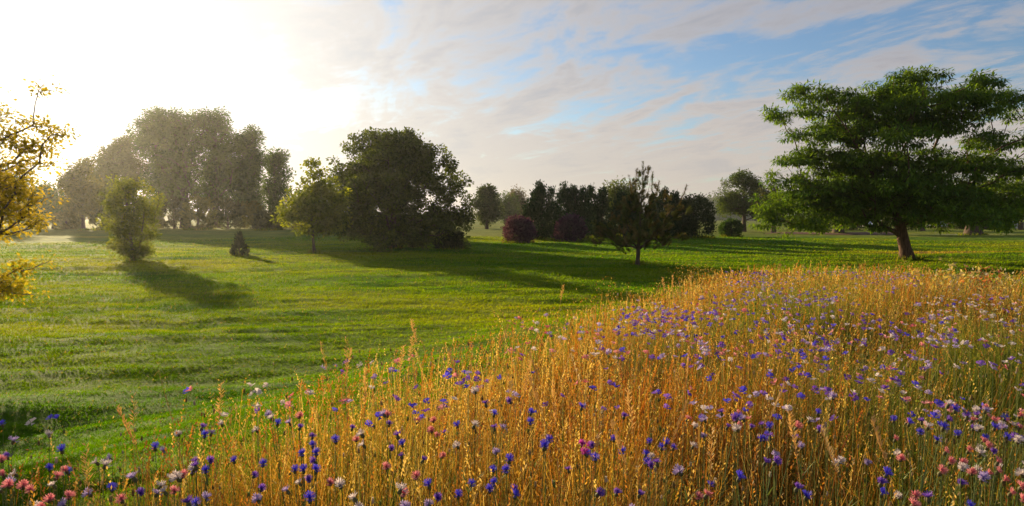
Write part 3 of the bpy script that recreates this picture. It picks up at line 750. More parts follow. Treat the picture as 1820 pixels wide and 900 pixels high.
# the spreading tree on the right
tree('spreading_tree', 1615, 462,
     [(1575,140,62,14),(1545,170,75,20),(1610,165,55,18),(1440,165,50,14),(1385,205,38,16),(1470,190,70,22),(1560,215,110,34),(1660,215,80,26),
      (1755,172,52,14),(1790,205,38,20),(1720,200,60,22),(1760,250,60,22),(1470,240,75,22),(1420,280,55,16),(1520,290,90,22),(1620,290,110,30),
      (1720,300,90,24),(1815,300,60,20),(1400,320,50,20),(1480,335,85,26),(1590,340,110,34),(1690,345,80,26),(1790,345,80,26),(1380,360,45,22),
      (1450,375,55,18),(1520,380,50,16),(1670,375,60,18),(1760,380,60,18),(1850,350,60,30),(1385,405,14,10),(1560,405,16,9),(1860,250,40,18),(1430,350,60,24),(1500,360,70,22),(1580,360,60,18),(1640,355,70,22),(1730,360,60,24),(1800,375,50,18),(1370,375,30,16),(1365,395,26,14),(1410,398,34,14),(1455,398,34,12),(1500,390,28,8),(1540,392,24,10),(1690,384,30,10),(1745,388,30,12),(1790,400,34,12),(1390,418,12,8)],
     'large spreading feathery tree with flat layered boughs, tallest on the right', seed=4, n_cl=2700, n_per=58, cl_r=(0.50, 0.50, 0.15), leaf=0.26, aspect=0.32,
     cols=((0.048, 0.115, 0.010), (0.185, 0.275, 0.020)), r_base=0.30, trunk_top=[(1600, 400), (1585, 365)], bark=M_bark_big, spin=1, droop=0.45, flat=0.75,
     gap=0.14, gs=1.3, shell=0.6, dy=0.8, axis=1600,
     limbs=[[(1545,300,-.5),(1510,235,-1.5),(1470,180,-1)], [(1600,300,1),(1590,210,1.5),(1580,150,0)], [(1650,330,0),(1710,270,-1),(1760,195,0)],
            [(1500,345,-2),(1420,325,-2.5)], [(1680,350,2),(1790,330,2.5)], [(1560,320,3),(1500,260,5)]], step=0.6, tkn=0.02)
# the broad dark oak left of centre and the light maple beside it
tree('dark_oak', 695, 443, [(800,330,30,34),(818,385,20,32),(690,250,45,20),(640,262,26,18),(655,240,16,10),(605,290,18,12),(760,275,26,18),(835,375,8,16),(705,270,62,30),(655,285,38,32),(750,285,48,34),(690,310,85,45),(768,322,56,46),(798,362,40,46),(812,395,26,34),(640,340,48,42),(612,365,34,34),
     (700,375,90,42),(780,395,45,30),(625,392,32,20),(800,420,18,20),(660,405,50,16),(740,415,45,14),(640,300,20,14),(600,310,22,20),(700,422,60,12),(760,428,40,10),(645,408,30,10),(815,330,14,18),(825,395,14,22),(635,250,16,10),(725,240,16,10),(790,290,16,14),(818,435,14,10)],
     'broad dense dark oak with rounded crown nearly touching the lawn', seed=8, n_cl=1150, n_per=75, cl_r=(0.46, 0.46, 0.36), leaf=0.20, aspect=0.6,
     cols=((0.030, 0.050, 0.006), (0.12, 0.15, 0.014)), r_base=0.30, gap=0.05, gs=1.0, shell=0.66, spin=2, dy=0.85)
tree('young_maple', 558, 450, [(560,300,18,16),(555,335,34,22),(590,345,30,28),(530,365,34,22),(565,380,50,26),(515,392,22,16),(600,385,30,24),(560,408,30,10)],
     'young light green maple with slim trunk, left of the dark oak', seed=12, n_cl=260, n_per=52, cl_r=(0.42, 0.42, 0.34), leaf=0.19, aspect=0.7,
     cols=((0.095, 0.13, 0.012), (0.23, 0.25, 0.022)), r_base=0.09, gap=0.12, gs=0.9, mat=M_thin)
tree('upright_shrub', 235, 465, [(230,332,34,16),(210,355,30,26),(256,358,30,28),(235,385,42,28),(215,412,28,22),(258,410,26,24),(236,438,32,18),(222,448,22,14),(250,448,22,14),(222,450,16,10),(200,395,14,14),(275,385,12,16)],
     'upright leafy shrub tree with several stems on the open lawn', seed=15, n_cl=260, n_per=46, cl_r=(0.30, 0.30, 0.28), leaf=0.14, aspect=0.6,
     cols=((0.08, 0.105, 0.010), (0.19, 0.21, 0.020)), r_base=0.10, gap=0.10, gs=0.7, mat=M_thin,
     limbs=[[(222,440,.1),(212,380,.2)], [(248,440,-.1),(258,370,-.2)], [(240,430,.3),(236,350,.3)]], step=0.3)
# the left tree whose boughs reach into the frame
tree('golden_leaved_tree', -150, 612, [(-60,200,80,35),(18,152,26,9),(88,150,13,5),(112,232,14,5),(5,160,22,16),(40,178,30,10),(78,162,26,7),(30,205,36,12),(62,222,30,9),(100,240,28,8),(12,245,36,20),(60,262,40,12),(98,292,26,8),
     (20,290,50,18),(-40,300,70,35),(-40,345,80,40),(30,330,44,20),(62,352,34,14),(20,375,52,20),(66,395,22,12),(8,410,44,14),(-60,420,80,20),(-20,500,60,26),(40,482,26,10),(68,465,26,7),
     (18,510,36,16),(50,522,22,7),(-80,510,60,25)],
     'golden green leafy tree reaching in from the left edge', Y=12.5, seed=21, n_cl=800, n_per=19, cl_r=(0.22, 0.22, 0.15), leaf=0.068, aspect=0.55,
     cols=((0.19, 0.17, 0.010), (0.46, 0.35, 0.022)), r_base=0.10, gap=0.25, gs=0.45, mat=M_thin, spin=0, dy=0.8, step=0.25, tkn=0.006, shell=0.3)

# the pine
def pine():
    rg = np.random.default_rng(31); b = hit(1133, 473); x, Y = float(b[0]), float(b[1]); z = float(G0(x, Y))-0.04
    k = Y/F_PX; tips = []; V = []; C_ = []
    lob = px_lobes(Y, [(1082,412,28,20),(1070,425,16,12),(1105,432,30,12),(1150,432,34,12),(1190,425,20,14),(1135,395,44,26),(1172,415,40,20),(1075,418,20,16),(1190,405,22,18),(1075,398,14,10),(1150,370,30,22),(1190,375,22,18),
                       (1130,355,18,22),(1160,345,14,20),(1205,425,8,14),(1143,325,7,22),(1210,385,14,12)], 1133, 0.9, 1, rg)
    cl_ = list(in_lobes(rg, lob, 175, 0.35, 0.06, .6, 5))
    pos, par, r = grow(rg, [(x, Y, z), tuple(at(1135, 430, Y)), tuple(at(1140, 360, Y)), tuple(at(1143, 300, Y))], cl_, 0.10,
                       [[tuple(at(1150, 350, Y)), tuple(at(1158, 312, Y))], [tuple(at(1130, 350, Y)), tuple(at(1120, 322, Y))], [tuple(at(1200, 375, Y)), tuple(at(1220, 335, Y))]],
                       up=0.2, step=0.25, tip=0.008)
    root = empty('pine_tree', (x, Y, z)); off = np.array([x, Y, z])
    Vw, Fw = wood(pos, par, r, 1.4); mesh_np('trunk', Vw-off, Fw, M_bark, root, smooth=True)
    # upright candles: short stems with needles round them
    cand = []
    for c in cl_:
        o_ = (c-np.array([x, Y, c[2]]))/1.5; w1 = 1.0 if c[2] < z+3.0 else 0.2
        for _ in range(2):
            cand.append((c+rg.normal(0, .10, 3), rg.uniform(0.22, 0.40), np.array([o_[0]*w1+rg.normal(0, .45), o_[1]*w1+rg.normal(0, .45), 0.8])))
    for (p0, p1) in [((1143,345),(1143,288)),((1158,340),(1160,306)),((1124,350),(1118,312)),((1150,330),(1152,296)),((1205,372),(1221,330)),((1165,350),(1172,322)),((1130,335),(1132,300)),
                     ((1085,395),(1088,378)),((1060,405),(1058,392)),((1108,380),(1110,352)),((1180,360),(1182,338))]:
        a = at(*p0, Y); c = at(*p1, Y); cand.append((a, float(np.linalg.norm(c-a)), (c-a)/np.linalg.norm(c-a)))
    Vs = []; cols = []
    for c, L, d in cand:
        d = d/np.linalg.norm(d); n = int(45+L*100); t = rg.random(n)
        p = c + d*(L*t)[:, None]
        rd = rg.normal(0, 1, (n, 3)); rd -= (rd@d)[:, None]*d; rd /= np.linalg.norm(rd, axis=1)[:, None]
        a = rd*0.8 + d*0.55; ln = rg.uniform(0.10, 0.17, (n, 1)); s = np.cross(a, d); s /= np.linalg.norm(s, axis=1)[:, None]; hw = 0.013
        Vs.append(np.stack([p-s*hw, p+s*hw, p+a*ln+s*hw*.4, p+a*ln-s*hw*.4], 1).reshape(-1, 3))
        cc = np.array([0.10, 0.11, 0.020])*(1+rg.normal(0, .2)) ; br = rg.random() < 0.35
        if br: cc = np.array([0.17, 0.125, 0.035])
        cols.append(np.repeat(cc*(1+rg.normal(0, .15, (n, 1))), 4, 0))
    V = np.vstack(Vs); N = len(V)//4
    mesh_np('crown', V-off, np.arange(N*4).reshape(N, 4), M_needle, root, cols=np.clip(np.vstack(cols), .005, 1))
    tag(root, 'small open pine with upright candle shoots above the flower meadow', 'pine tree')
pine()

# conical and columnar evergreens: foliage sprays over an upright body with jagged tips
def evergreen(name, px, py_base, tops, half_w, label, cat='tree', group=None, cols=((.012,.034,.010),(.032,.066,.014)), n=9000, leaf=0.22, seed=1, round_=False, Y=None, mat=None, pw=0.85, low=0.3, lean=0.0):
    rg = np.random.default_rng(seed)
    if Y is None: Y = float(hit(px, py_base)[1])
    x = at(px, 400, Y)[0]; z = float(G0(x, Y)); k = Y/F_PX; BASES.append((x, Y, half_w*k*0.75)); root = empty(name, (x, Y, z-0.05)); off = np.array([x, Y, z-0.05])
    P = []; D = []
    for tpx, tpy, wpx in tops:                                 # each leader is a slim body of its own
        c = at(tpx, tpy, Y); H = c[2]-z; Wd = wpx*k; m_ = int(n*wpx/sum(t[2] for t in tops))
        nb = max(40, m_//38); per = m_//nb                      # branch tips, each with its own spray of leaves
        t = rg.random(nb)**0.9
        if round_: prof = np.sqrt(np.clip(1-(2*t-0.9)**2/1.25, 0, 1))
        else: prof = np.clip(np.minimum(low+t*3.2, 1.12*(1-t)**pw), 0.03, 1)
        a = rg.uniform(0, 6.283, nb); bl = 1+0.35*vnoise(a*2.2, t*9, seed+5)
        rr = Wd*prof*bl*(1-0.25*rg.random(nb)**2)
        yo = rg.uniform(-.3, .3)*half_w*k
        ca, sa = np.cos(a), np.sin(a)
        tipv = np.stack([c[0]+rr*ca, Y+yo+rr*sa, z+0.05+t*(H-0.1)], -1)
        dv_ = np.stack([ca*0.55, sa*0.55, np.full(nb, 1.0 if not round_ else 0.45)], -1) + rg.normal(0, .18, (nb, 3)); dv_ /= np.linalg.norm(dv_, axis=1)[:, None]
        ext = (rg.uniform(0.4, 1.5, nb)*(0.30 if round_ else 0.55)*min(1.6, half_w*k/1.4))[:, None, None]
        uu = rg.random((nb, per, 1)); q = tipv[:, None, :] + dv_[:, None, :]*ext*(uu*1.15-0.75)
        q = q + rg.normal(0, 1, (nb, per, 3))*(0.10+0.13*(1-uu))*min(1.6, half_w*k/1.4)
        P.append(q.reshape(-1, 3)); D.append(np.repeat(dv_, per, 0))
    P = np.vstack(P); D = np.vstack(D)+rg.normal(0, .3, (len(P), 3)); D /= np.linalg.norm(D, axis=1)[:, None]
    s = rg.normal(0, 1, P.shape); s = np.cross(D, s); s /= np.linalg.norm(s, axis=1)[:, None]
    L = leaf*rg.uniform(.6, 1.5, (len(P), 1)); hw = L*0.22
    V = np.stack([P-s*hw*.5, P+D*L*.5+s*hw, P+D*L, P+D*L*.5-s*hw], 1).reshape(-1, 3)
    t = rg.random((len(P), 1)); c = (np.array(cols[0])*(1-t)+np.array(cols[1])*t)
    tr = [(0, 0, 0), (lean*0.3, 0, 0.5*(P[:, 2].max()-z)), (lean, 0, 0.8*(P[:, 2].max()-z))]
    Vt, Ft = tube(tr, [0.09*half_w*k+.02, 0.05*half_w*k+.01, 0.01], 7); mesh_np('trunk', Vt, Ft, M_bark, root, smooth=True)
    mesh_np('crown', V-off, np.arange(len(V)).reshape(-1, 4), mat or M_needle, root, cols=np.repeat(c, 4, 0))
    return tag(root, label, cat, group)
GE = 'dark evergreens in a row behind the pine'
evergreen('dark_conifer', 963, 427, [(960,328,26),(950,345,18),(980,340,20),(938,362,12)], 32, 'tall dark conifer between the two purple bushes', group=GE, seed=41, n=11000)
evergreen('dark_conifer', 1022, 426, [(1003,328,20),(1020,335,22),(1038,338,18)], 30, 'tall dark conifer behind the right purple bush', group=GE, seed=42, n=10000, Y=66)
evergreen('dark_conifer', 1070, 426, [(1052,333,18),(1072,338,20),(1062,345,20)], 26, 'dark conifer in the row just left of the pine', group=GE, seed=43, n=8000, Y=68)
evergreen('dark_conifer', 1110, 426, [(1105,345,26),(1125,350,26)], 32, 'dark conifer in the row directly behind the pine trunk', group=GE, seed=47, n=8000, Y=67)
evergreen('dark_conifer', 1185, 424, [(1178,340,22),(1198,346,22),(1165,348,20)], 30, 'dark conifer in the row just right of the pine', group=GE, seed=44, n=9000, Y=68)
evergreen('round_evergreen', 1233, 423, [(1232,352,33),(1215,362,22)], 34, 'rounded dark evergreen bush at the right end of the conifers', 'bush', seed=45, n=12000, round_=True, cols=((.018,.034,.010),(.05,.075,.018)))
tree('light_deciduous_tree', 1103, 424, [(1100,338,26,18),(1085,352,22,18),(1120,350,22,16),(1105,372,34,24)], 'lighter green tree rising behind the row of dark conifers', Y=74, seed=46, n_cl=150, n_per=60,
     cl_r=0.6, leaf=0.26, cols=((0.05, 0.075, 0.012), (0.11, 0.13, 0.02)), r_base=0.18)
PC = ((0.032, 0.012, 0.048), (0.090, 0.034, 0.110))
evergreen('purple_bush', 922, 432, [(921,387,25),(928,392,20)], 26, 'round dark purple bush, left one, on the open lawn', 'bush', 'purple bushes on the lawn', PC, 8000, 0.17, 51, True, mat=M_leaf)
evergreen('purple_bush', 1015, 430, [(1014,385,25),(1008,390,20)], 26, 'round dark purple bush, right one, in front of the dark conifers', 'bush', 'purple bushes on the lawn', PC, 8000, 0.17, 52, True, mat=M_leaf)
evergreen('small_fir', 425, 455, [(425,416,15)], 14, 'little cone shaped fir alone on the lawn', 'fir tree', None, ((.02,.03,.010),(.06,.075,.018)), 3600, 0.12, 53, low=0.7, pw=1.25)
evergreen('low_shrub', 800, 443, [(792,408,18),(806,412,15)], 20, 'low dark shrub under the right side of the oak', 'bush', None, ((.02,.028,.010),(.05,.06,.015)), 4000, 0.2, 54, True, mat=M_leaf)
evergreen('round_bush', 1300, 421, [(1300,392,17)], 17, 'small round green bush beside the far tree at right', 'bush', None, ((.018,.045,.008),(.05,.09,.015)), 4500, 0.2, 55, True, mat=M_leaf)

# distant trees
FG = 'hazy trees at the far edge of the lawn'
HC = ((0.032, 0.060, 0.006), (0.095, 0.140, 0.012))
def far(name, px, Y, spec, label, seed, cols=HC, n_cl=320, n_per=85, leaf=0.36, cl_r=1.0, rb=0.35, gap=0.12, **kw):
    tree(name, px, 402, spec, label, group=FG, Y=Y, n_cl=n_cl, n_per=n_per, cl_r=cl_r, leaf=leaf, cols=cols, r_base=rb, gap=gap, gs=2.4, seed=seed, step=1.2, tkn=0.03, **kw)
far('poplar_tree', 285, 112, [(275,212,22,18),(290,240,32,24),(265,262,25,20),(300,285,34,26),(280,325,34,28),(290,360,30,18)], 'tall ragged tree forming the left shoulder of the big hazy clump', 61)
far('poplar_tree', 330, 108, [(335,222,34,24),(325,255,38,28),(340,295,42,30),(325,335,34,28)], 'tallest leafy tree in the middle of the big hazy clump', 62, n_cl=300, rb=0.6)
far('poplar_tree', 385, 110, [(385,222,30,22),(378,255,36,28),(395,295,40,30),(385,335,34,28)], 'tall dense tree right of centre in the big hazy clump', 63, n_cl=300, rb=0.5)
far('poplar_tree', 435, 112, [(428,245,26,24),(438,280,28,28),(430,320,34,30),(440,360,28,24)], 'tall tree on the right slope of the big hazy clump', 64)
far('poplar_tree', 490, 118, [(485,285,18,20),(498,310,18,24),(488,345,24,28),(490,380,22,16)], 'slimmer hazy tree right of the big clump', 65, n_cl=170)
far('far_tree', 205, 116, [(198,280,26,18),(225,262,22,20),(210,310,40,24),(240,300,26,30),(205,345,36,26)], 'lower pale hazy tree left of the big clump', 66, cols=((0.06, 0.07, 0.015), (0.12, 0.12, 0.025)))
far('far_tree', 148, 95, [(145,300,18,16),(135,325,24,20),(158,335,24,22),(145,365,32,20)], 'pale yellow green tree between the clump and the left tree', 67, cols=((0.09, 0.09, 0.012), (0.17, 0.15, 0.02)), n_cl=170, leaf=0.34, cl_r=.8, rb=0.2)
far('far_tree', 95, 105, [(95,350,32,20),(70,365,30,22),(115,372,28,20)], 'low dark hazy thicket tree at far left of the lawn', 68, n_cl=150, rb=0.2)
far('far_tree', 20, 100, [(20,330,45,28),(-20,345,45,30),(40,365,35,22)], 'hazy tree behind the boughs at the left edge', 69, n_cl=200, rb=0.25)
far('far_tree', -110, 105, [(-110,250,60,50),(-130,320,80,50),(-80,350,60,35)], 'big hazy tree just outside the left of the view', 70, n_cl=260)
far('far_tree', 865, 102, [(864,345,14,14),(858,365,20,18),(872,380,20,16)], 'hazy grey green tree right of the oak', 71, n_cl=110, leaf=0.36, cl_r=.8, rb=0.2, cols=((0.03, 0.05, 0.015), (0.07, 0.09, 0.02)))
far('far_tree', 898, 160, [(895,358,22,16),(905,378,24,14)], 'low rounded tree in the haze behind the left purple bush', 72, n_cl=100, cl_r=1.2, rb=0.3)
far('far_tree', 921, 165, [(920,350,14,14),(925,372,18,18)], 'brownish hazy tree between the left purple bush and dark conifer', 73, cols=((0.07, 0.05, 0.03), (0.12, 0.09, 0.05)), n_cl=90, cl_r=1.1, rb=0.3)
UG = 'brush under the hazy clump'
for i, (px, top, hw_, cc) in enumerate([(190,368,24,0),(260,360,26,1),(310,352,24,0),(352,348,22,1),(405,355,26,0),(450,362,24,1),(480,378,22,0),(530,360,26,1),(50,385,30,0),(570,370,30,0),(118,378,22,1)]):
    evergreen('far_bush', px, 402, [(px-6, top, hw_*.8), (px+8, top+6, hw_*.7)], hw_,
              ['olive bush at the foot of the pale tree left of clump', 'yellow green bush under the left side of the clump', 'olive bush under the tallest clump tree', 'light yellow bush in the middle under the clump',
               'olive bush under the right part of the clump', 'yellow green bush under the right slope of the clump', 'olive bush below the slim hazy tree', 'yellow green bush seen left behind the maple',
               'olive bush low at the left edge beyond the lawn', 'olive bush hidden mostly behind the maple', 'yellow green bush by the dark far left thicket'][i], 'bush', UG,
              ((0.04, 0.05, 0.012), (0.09, 0.095, 0.02)) if cc == 0 else ((0.08, 0.085, 0.012), (0.16, 0.15, 0.02)), 2600, 0.42, 80+i, True, Y=98+i % 3*4, mat=M_leaf)
# right background
RG = 'trees beyond the spreading tree'
RC = ((0.03, 0.055, 0.007), (0.09, 0.125, 0.014))
def rtree(px, base, spec, label, seed, Y=None, **kw):
    kw = dict(dict(n_cl=170, n_per=50, cl_r=.7, leaf=0.28, cols=RC, r_base=0.3, gap=0.14, gs=1.8, step=0.9, tkn=0.02), **kw)
    tree('parkland_tree', px, base, spec, label, group=RG, Y=Y, seed=seed, **kw)
rtree(1322, 412, [(1322,318,20,12),(1300,325,20,12),(1340,340,22,18),(1290,348,22,12),(1315,365,36,18),(1345,372,22,18),(1290,372,18,14)], 'lone rugged tree left of the spreading tree, behind the round bush', 91, n_cl=420, cl_r=.65)
rtree(1375, 404, [(1365,350,28,22),(1390,365,30,24)], 'yellow green tree just behind the left boughs of the spreading tree', 92, Y=105, cols=((0.06, 0.075, 0.012), (0.14, 0.14, 0.02)))
rtree(1490, 412, [(1490,345,50,30),(1470,375,45,18),(1520,372,42,20)], 'dark low branched tree on the brown earth bed', 93, Y=92, r_base=0.55)
rtree(1570, 402, [(1570,350,45,30),(1595,375,35,16)], 'tree straight behind the fork of the spreading tree', 94, Y=125)
rtree(1640, 406, [(1640,355,45,30),(1625,378,40,14)], 'tree behind the right side of the big trunk', 95, Y=120)
rtree(1730, 414, [(1730,345,55,30),(1715,375,40,18),(1755,375,30,20)], 'stout dark trunked tree under the right boughs', 96, Y=88, r_base=0.75)
rtree(1815, 404, [(1815,340,45,35),(1800,372,28,16)], 'green tree at the right edge beside the pale house', 97, Y=130)
for i, (px, hw_, top) in enumerate([(1420,26,388),(1452,20,392),(1510,22,390),(1600,26,388),(1745,18,392),(1765,16,394),(1712,16,394)]):
    evergreen('far_bush', px, 404, [(px-4, top, hw_*.8), (px+6, top+3, hw_*.7)], hw_,
              ['low dark bush left of the brown earth bed', 'low dark bush behind the brown earth bed', 'low bush right of the dark low branched tree', 'wide bush behind the trunk of the spreading tree',
               'low bush right of the stout trunk', 'low bush left of the pale house', 'small bush left of the stout trunk'][i], 'bush', 'far low bushes on the right',
              ((.02,.032,.010),(.05,.06,.015)), 1600, 0.36, 110+i, True, Y=128 + i, mat=M_leaf)

def rough_grass():
    parts = []
    for x0, y0, rr in BASES + [(6.45, 34.6, 0.15)]:
        if y0 > 100: continue
        n = int(260*(0.6+rr)); a = rng.uniform(0, 6.283, n); q = rr*(0.7+rng.random(n)**1.5*0.8)+0.25*rng.random(n)
        x = x0+q*np.cos(a); y = y0+q*np.sin(a); z = G(x, y)-0.02; h = rng.uniform(.08, .28, n)*(1+y0/120)
        V, Fq, k, _ = blades(np.stack([x, y, z], -1), h, 0.004+0.0009*y, h*rng.uniform(.1, .9, n), rng.uniform(0, 6.28, n), 2)
        parts.append((V, Fq, np.repeat(pal(n, [(0.08, 0.14, 0.01), (0.16, 0.17, 0.02), (0.24, 0.18, 0.06)], [4, 3, 1]), k, 0)))
    V, Fq, c = join(parts)
    tag(mesh_np('rough_grass', V, Fq, M_grass, cols=c), 'longer unmown grass round the feet of the trees and bushes', 'grass', kind='stuff')
rough_grass()

# ------------------------------------------------------------------ far houses, cars, bed, hills
M_wall = solid_mat('pale_render', (0.62, 0.52, 0.45), (0.74, 0.66, 0.60), 2, 0.9)
M_brown = solid_mat('brown_siding', (0.16, 0.07, 0.045), (0.22, 0.10, 0.06), 2, 0.9, 0.01)
M_roof = solid_mat('brown_roof', (0.09, 0.05, 0.045), (0.14, 0.08, 0.07), 3, 0.85, 0.02)
M_rroof = solid_mat('red_roof', (0.28, 0.09, 0.06), (0.36, 0.13, 0.08), 3, 0.85, 0.02)
M_white = solid_mat('white_paint', (0.72, 0.72, 0.72), (0.80, 0.80, 0.80), 1, 0.4)
M_glass = solid_mat('dark_glass', (0.02, 0.025, 0.03), (0.03, 0.035, 0.04), 1, 0.12)
M_tyre = solid_mat('tyre', (0.02, 0.02, 0.02), (0.035, 0.035, 0.035), 5, 0.8)
def house(px, base, Y, W, D, Hh, rise, label, wall, roof, rz=0.0):
    x = at(px, 400, Y)[0]; z = float(G0(x, Y)); r = empty('house', (x, Y, z-0.05), rz)
    m = MBd(); m.box(-W/2, W/2, -D/2, D/2, 0, Hh)
    m.add([(-W/2,-D/2,Hh),(-W/2,D/2,Hh),(-W/2,0,Hh+rise)], [(0,1,2)]); m.add([(W/2,-D/2,Hh),(W/2,D/2,Hh),(W/2,0,Hh+rise)], [(0,2,1)])
    m.build('wall', wall, r)
    m = MBd(); e = 0.45; t = 0.14; k = rise/(D/2)
    for s in (-1, 1):
        y1 = s*(D/2+e); z1 = Hh - e*k
        m.add([(-W/2-e,0,Hh+rise+.01),(W/2+e,0,Hh+rise+.01),(W/2+e,y1,z1),(-W/2-e,y1,z1),(-W/2-e,0,Hh+rise+t),(W/2+e,0,Hh+rise+t),(W/2+e,y1,z1+t),(-W/2-e,y1,z1+t)],
              [(0,1,2,3),(4,7,6,5),(3,2,6,7),(0,3,7,4),(1,5,6,2)])
    ro = m.build('roof', roof, r)
    m = MBd(); m.box(W*.22, W*.22+.6, -.3, .3, Hh+rise*.6, Hh+rise+.7); m.build('chimney', wall, ro)
    for i in range(3):
        cx = -W*0.34+i*W*0.3
        m = MBd(); m.box(cx-.62, cx+.62, -D/2-.05, -D/2+.02, 0.95, 2.15); f = m.build('window', M_white, r)
        m = MBd(); m.box(cx-.52, cx+.52, -D/2-.07, -D/2-.055, 1.05, 2.05); m.build('pane', M_glass, f)
    m = MBd(); m.box(W*.40-.5, W*.40+.5, -D/2-.05, -D/2+.02, 0.05, 2.1); m.build('door', M_roof, r)
    return tag(r, label, 'house', 'houses beyond the park')
house(1678, 404, 158, 9.5, 7, 2.5, 1.4, 'low brown house with dark roof beyond the lawn, seen under the boughs', M_brown, M_roof, 0.1)
house(1788, 404, 150, 5.5, 6, 2.7, 1.7, 'small pale house with red roof at the far right', M_wall, M_rroof, -0.5)
def car(px, Y, rz, label):
    x = at(px, 400, Y)[0]; r = empty('parked_car', (x, Y, float(G0(x, Y))), rz)
    prof = [(-2.15,.35),(-2.2,.75),(-2.0,.95),(-1.35,1.02),(-.75,1.45),(.75,1.48),(1.55,1.05),(2.1,.92),(2.2,.6),(2.15,.35)]
    n = len(prof); m = MBd(); V = []
    for s in (-1, 1):
        for a, b in prof: V.append((a, s*(0.86 if b < 1.1 else 0.68), b))
    m.add(V, [tuple(range(n))[::-1], tuple(range(n, 2*n))]+[(i, (i+1) % n, n+(i+1) % n, n+i) for i in range(n)]); m.build('body', M_white, r, bevel=0.04)
    m = MBd()
    for s in (-1, 1): m.add([(-1.1,s*.80,1.08),(1.25,s*.80,1.08),(.7,s*.715,1.40),(-.7,s*.715,1.40)], [(0,1,2,3)])
    m.add([(1.60,-.62,1.07),(1.60,.62,1.07),(.85,.55,1.46),(.85,-.55,1.46)], [(0,1,2,3)]); m.build('windscreen', M_glass, r)
    for a in (-1.35, 1.35):
        for s in (-1, 1):
            V, Fq = tube([(a,s*.70,.32),(a,s*.72,.32),(a,s*.88,.32),(a,s*.90,.32)], [.2,.32,.32,.2], 16); mesh_np('wheel', V, Fq, M_tyre, r)
    return tag(r, label, 'car', 'white cars beyond the lawn')
car(1664, 148, 0.3, 'white car parked in front of the low brown house')
car(1541, 150, 1.2, 'white car seen beyond the lawn left of the big trunk')
# brown earth bed and pale cart path, draped over the lawn
def drape(name, pts, width, mat, lift=0.02):
    V = []; Fq = []; pts = np.array(pts, float); n = 40; tt = np.linspace(0, len(pts)-1, n); X = np.interp(tt, range(len(pts)), pts[:, 0]); Y = np.interp(tt, range(len(pts)), pts[:, 1])
    wv = np.interp(tt, range(len(pts)), width)
    for i in range(n):
        for j in range(5):
            y = Y[i]+(j/4-.5)*wv[i]*(1+.1*math.sin(i*1.7)); z = max(float(G(X[i], y)), float(G0(X[i], y)))+lift + 0.25*math.sin(math.pi*j/4)*(name == 'earth_bed')*min(1, wv[i]/4)
            V.append((X[i], y, z))
    for i in range(n-1):
        for j in range(4): Fq.append((i*5+j, (i+1)*5+j, (i+1)*5+j+1, i*5+j+1))
    return tag(mesh_np(name, np.array(V), np.array(Fq), mat, smooth=True), kind='structure')
M_earth = solid_mat('bark_mulch', (0.10, 0.045, 0.035), (0.17, 0.08, 0.05), 1.2, 0.95, 0.05)
M_path = solid_mat('path', (0.30, 0.27, 0.26), (0.38, 0.35, 0.33), 1.0, 0.9)
drape('earth_bed', [(34, 92), (42, 93), (50, 95), (56, 97)], [1, 9, 9, 1], M_earth, 0.05)
drape('cart_path', [(56, 96), (66, 92), (76, 90), (95, 88)], [2.2]*4, M_path, 0.06)
def hills():
    parts = []
    M_h = solid_mat('wooded_hill', (0.03, 0.05, 0.02), (0.06, 0.085, 0.03), 0.08, 0.95)
    a = np.radians(np.linspace(-60, 60, 360)); V = []; Fq = []
    for i, t in enumerate(a):
        h = 9+10*float(fbm(np.array(t*9.), np.array(0.), 5, 3)) + 14*math.exp(-((t-0.29)/0.07)**2) + 2.0*float(vnoise(np.array(t*160), np.array(1.), 8))
        for r_, z in ((560, 1.5), (600, 1.5+max(h, 4)*0.8), (640, 1.5+max(h, 4)), (690, 1.5)): V.append((r_*math.sin(t), r_*math.cos(t), z))
    for i in range(len(a)-1):
        for j in range(3): Fq.append((i*4+j, (i+1)*4+j, (i+1)*4+j+1, i*4+j+1))
    tag(mesh_np('hills', np.array(V), np.array(Fq), M_h, smooth=True), kind='structure')
hills()

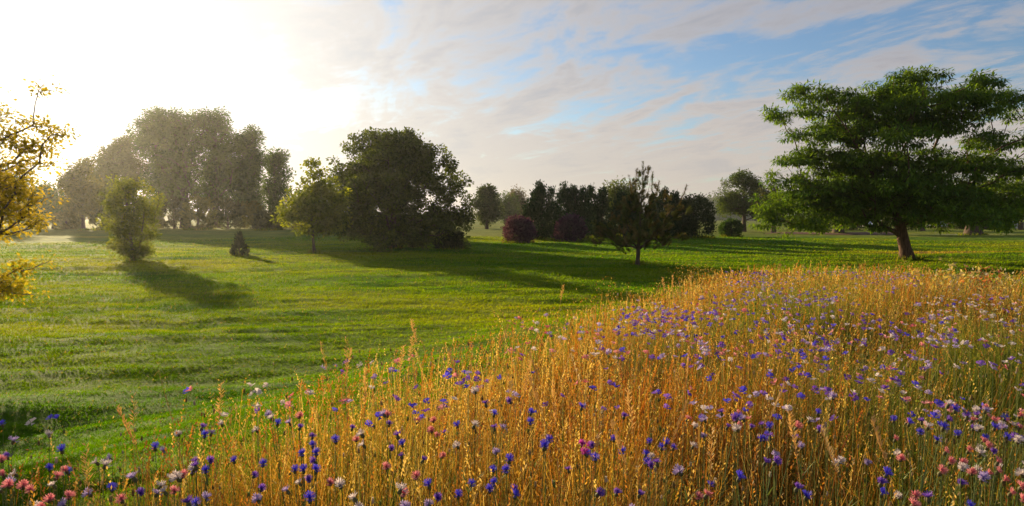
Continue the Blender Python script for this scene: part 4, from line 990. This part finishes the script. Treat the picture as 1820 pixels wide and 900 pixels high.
# tall weeds that stick out above the far right edge of the meadow
def weed(px, py_top, h, label, seed, col):
    rg = np.random.default_rng(seed); P = hit(px, py_top+6, h, 60); z = P[2]-h
    r = empty('meadow_weed', (P[0], P[1], z)); st = []; n0 = 0; Vs = []; Fs = []; tips = []
    for k in range(9):
        a = rg.uniform(0, 6.28); l = rg.uniform(0.03, 0.30); hh = h*rg.uniform(0.75, 1.05)
        pts = [(math.cos(a)*l*t*t, math.sin(a)*l*t*t, hh*t) for t in np.linspace(0, 1, 6)]
        V, Fq = tube(pts, np.linspace(0.004, 0.002, 6), 4); Vs.append(V); Fs.append(Fq+n0); n0 += len(V); tips += pts[3:]
    mesh_np('stem', np.vstack(Vs), np.vstack(Fs), M_stem, r)
    V, Fq, c = leaves(rg, np.array(tips), 0.07, 10, 0.05, 0.5, 0.1, 0.3, col); mesh_np('foliage', V, Fq, M_leaf, r, cols=c)
    tag(r, label, 'plant', 'tall weeds at the back of the meadow')
weed(1706, 466, 0.95, 'tall thin weed with a pale flat top against the shaded lawn', 1, ((.3,.25,.2),(.5,.42,.35)))
weed(1760, 474, 0.90, 'reddish bushy weed at the back right of the meadow', 2, ((.28,.07,.04),(.45,.2,.12)))
weed(1775, 480, 0.85, 'pale topped weed right beside the reddish bushy weed', 3, ((.35,.28,.16),(.5,.42,.28)))
weed(1668, 488, 0.85, 'short dry weed left of the tall thin weed', 4, ((.3,.22,.1),(.4,.32,.16)))

# ------------------------------------------------------------------ air
def haze():
    m = bpy.data.materials.new('haze'); m.use_nodes = True; t = m.node_tree; t.nodes.clear()
    p = nn(t, 'ShaderNodeVolumePrincipled'); p.inputs['Density'].default_value = 0.00019; p.inputs['Anisotropy'].default_value = 0.72
    p.inputs['Color'].default_value = (0.95, 0.95, 0.95, 1)
    o = nn(t, 'ShaderNodeOutputMaterial'); t.links.new(p.outputs[0], o.inputs['Volume'])
    b = MBd(); b.box(-720, 720, -720, 720, -2.0, 24.0); h = b.build('haze', m); tag(h, 'thin warm morning haze over the park', 'haze', kind='stuff')
haze()
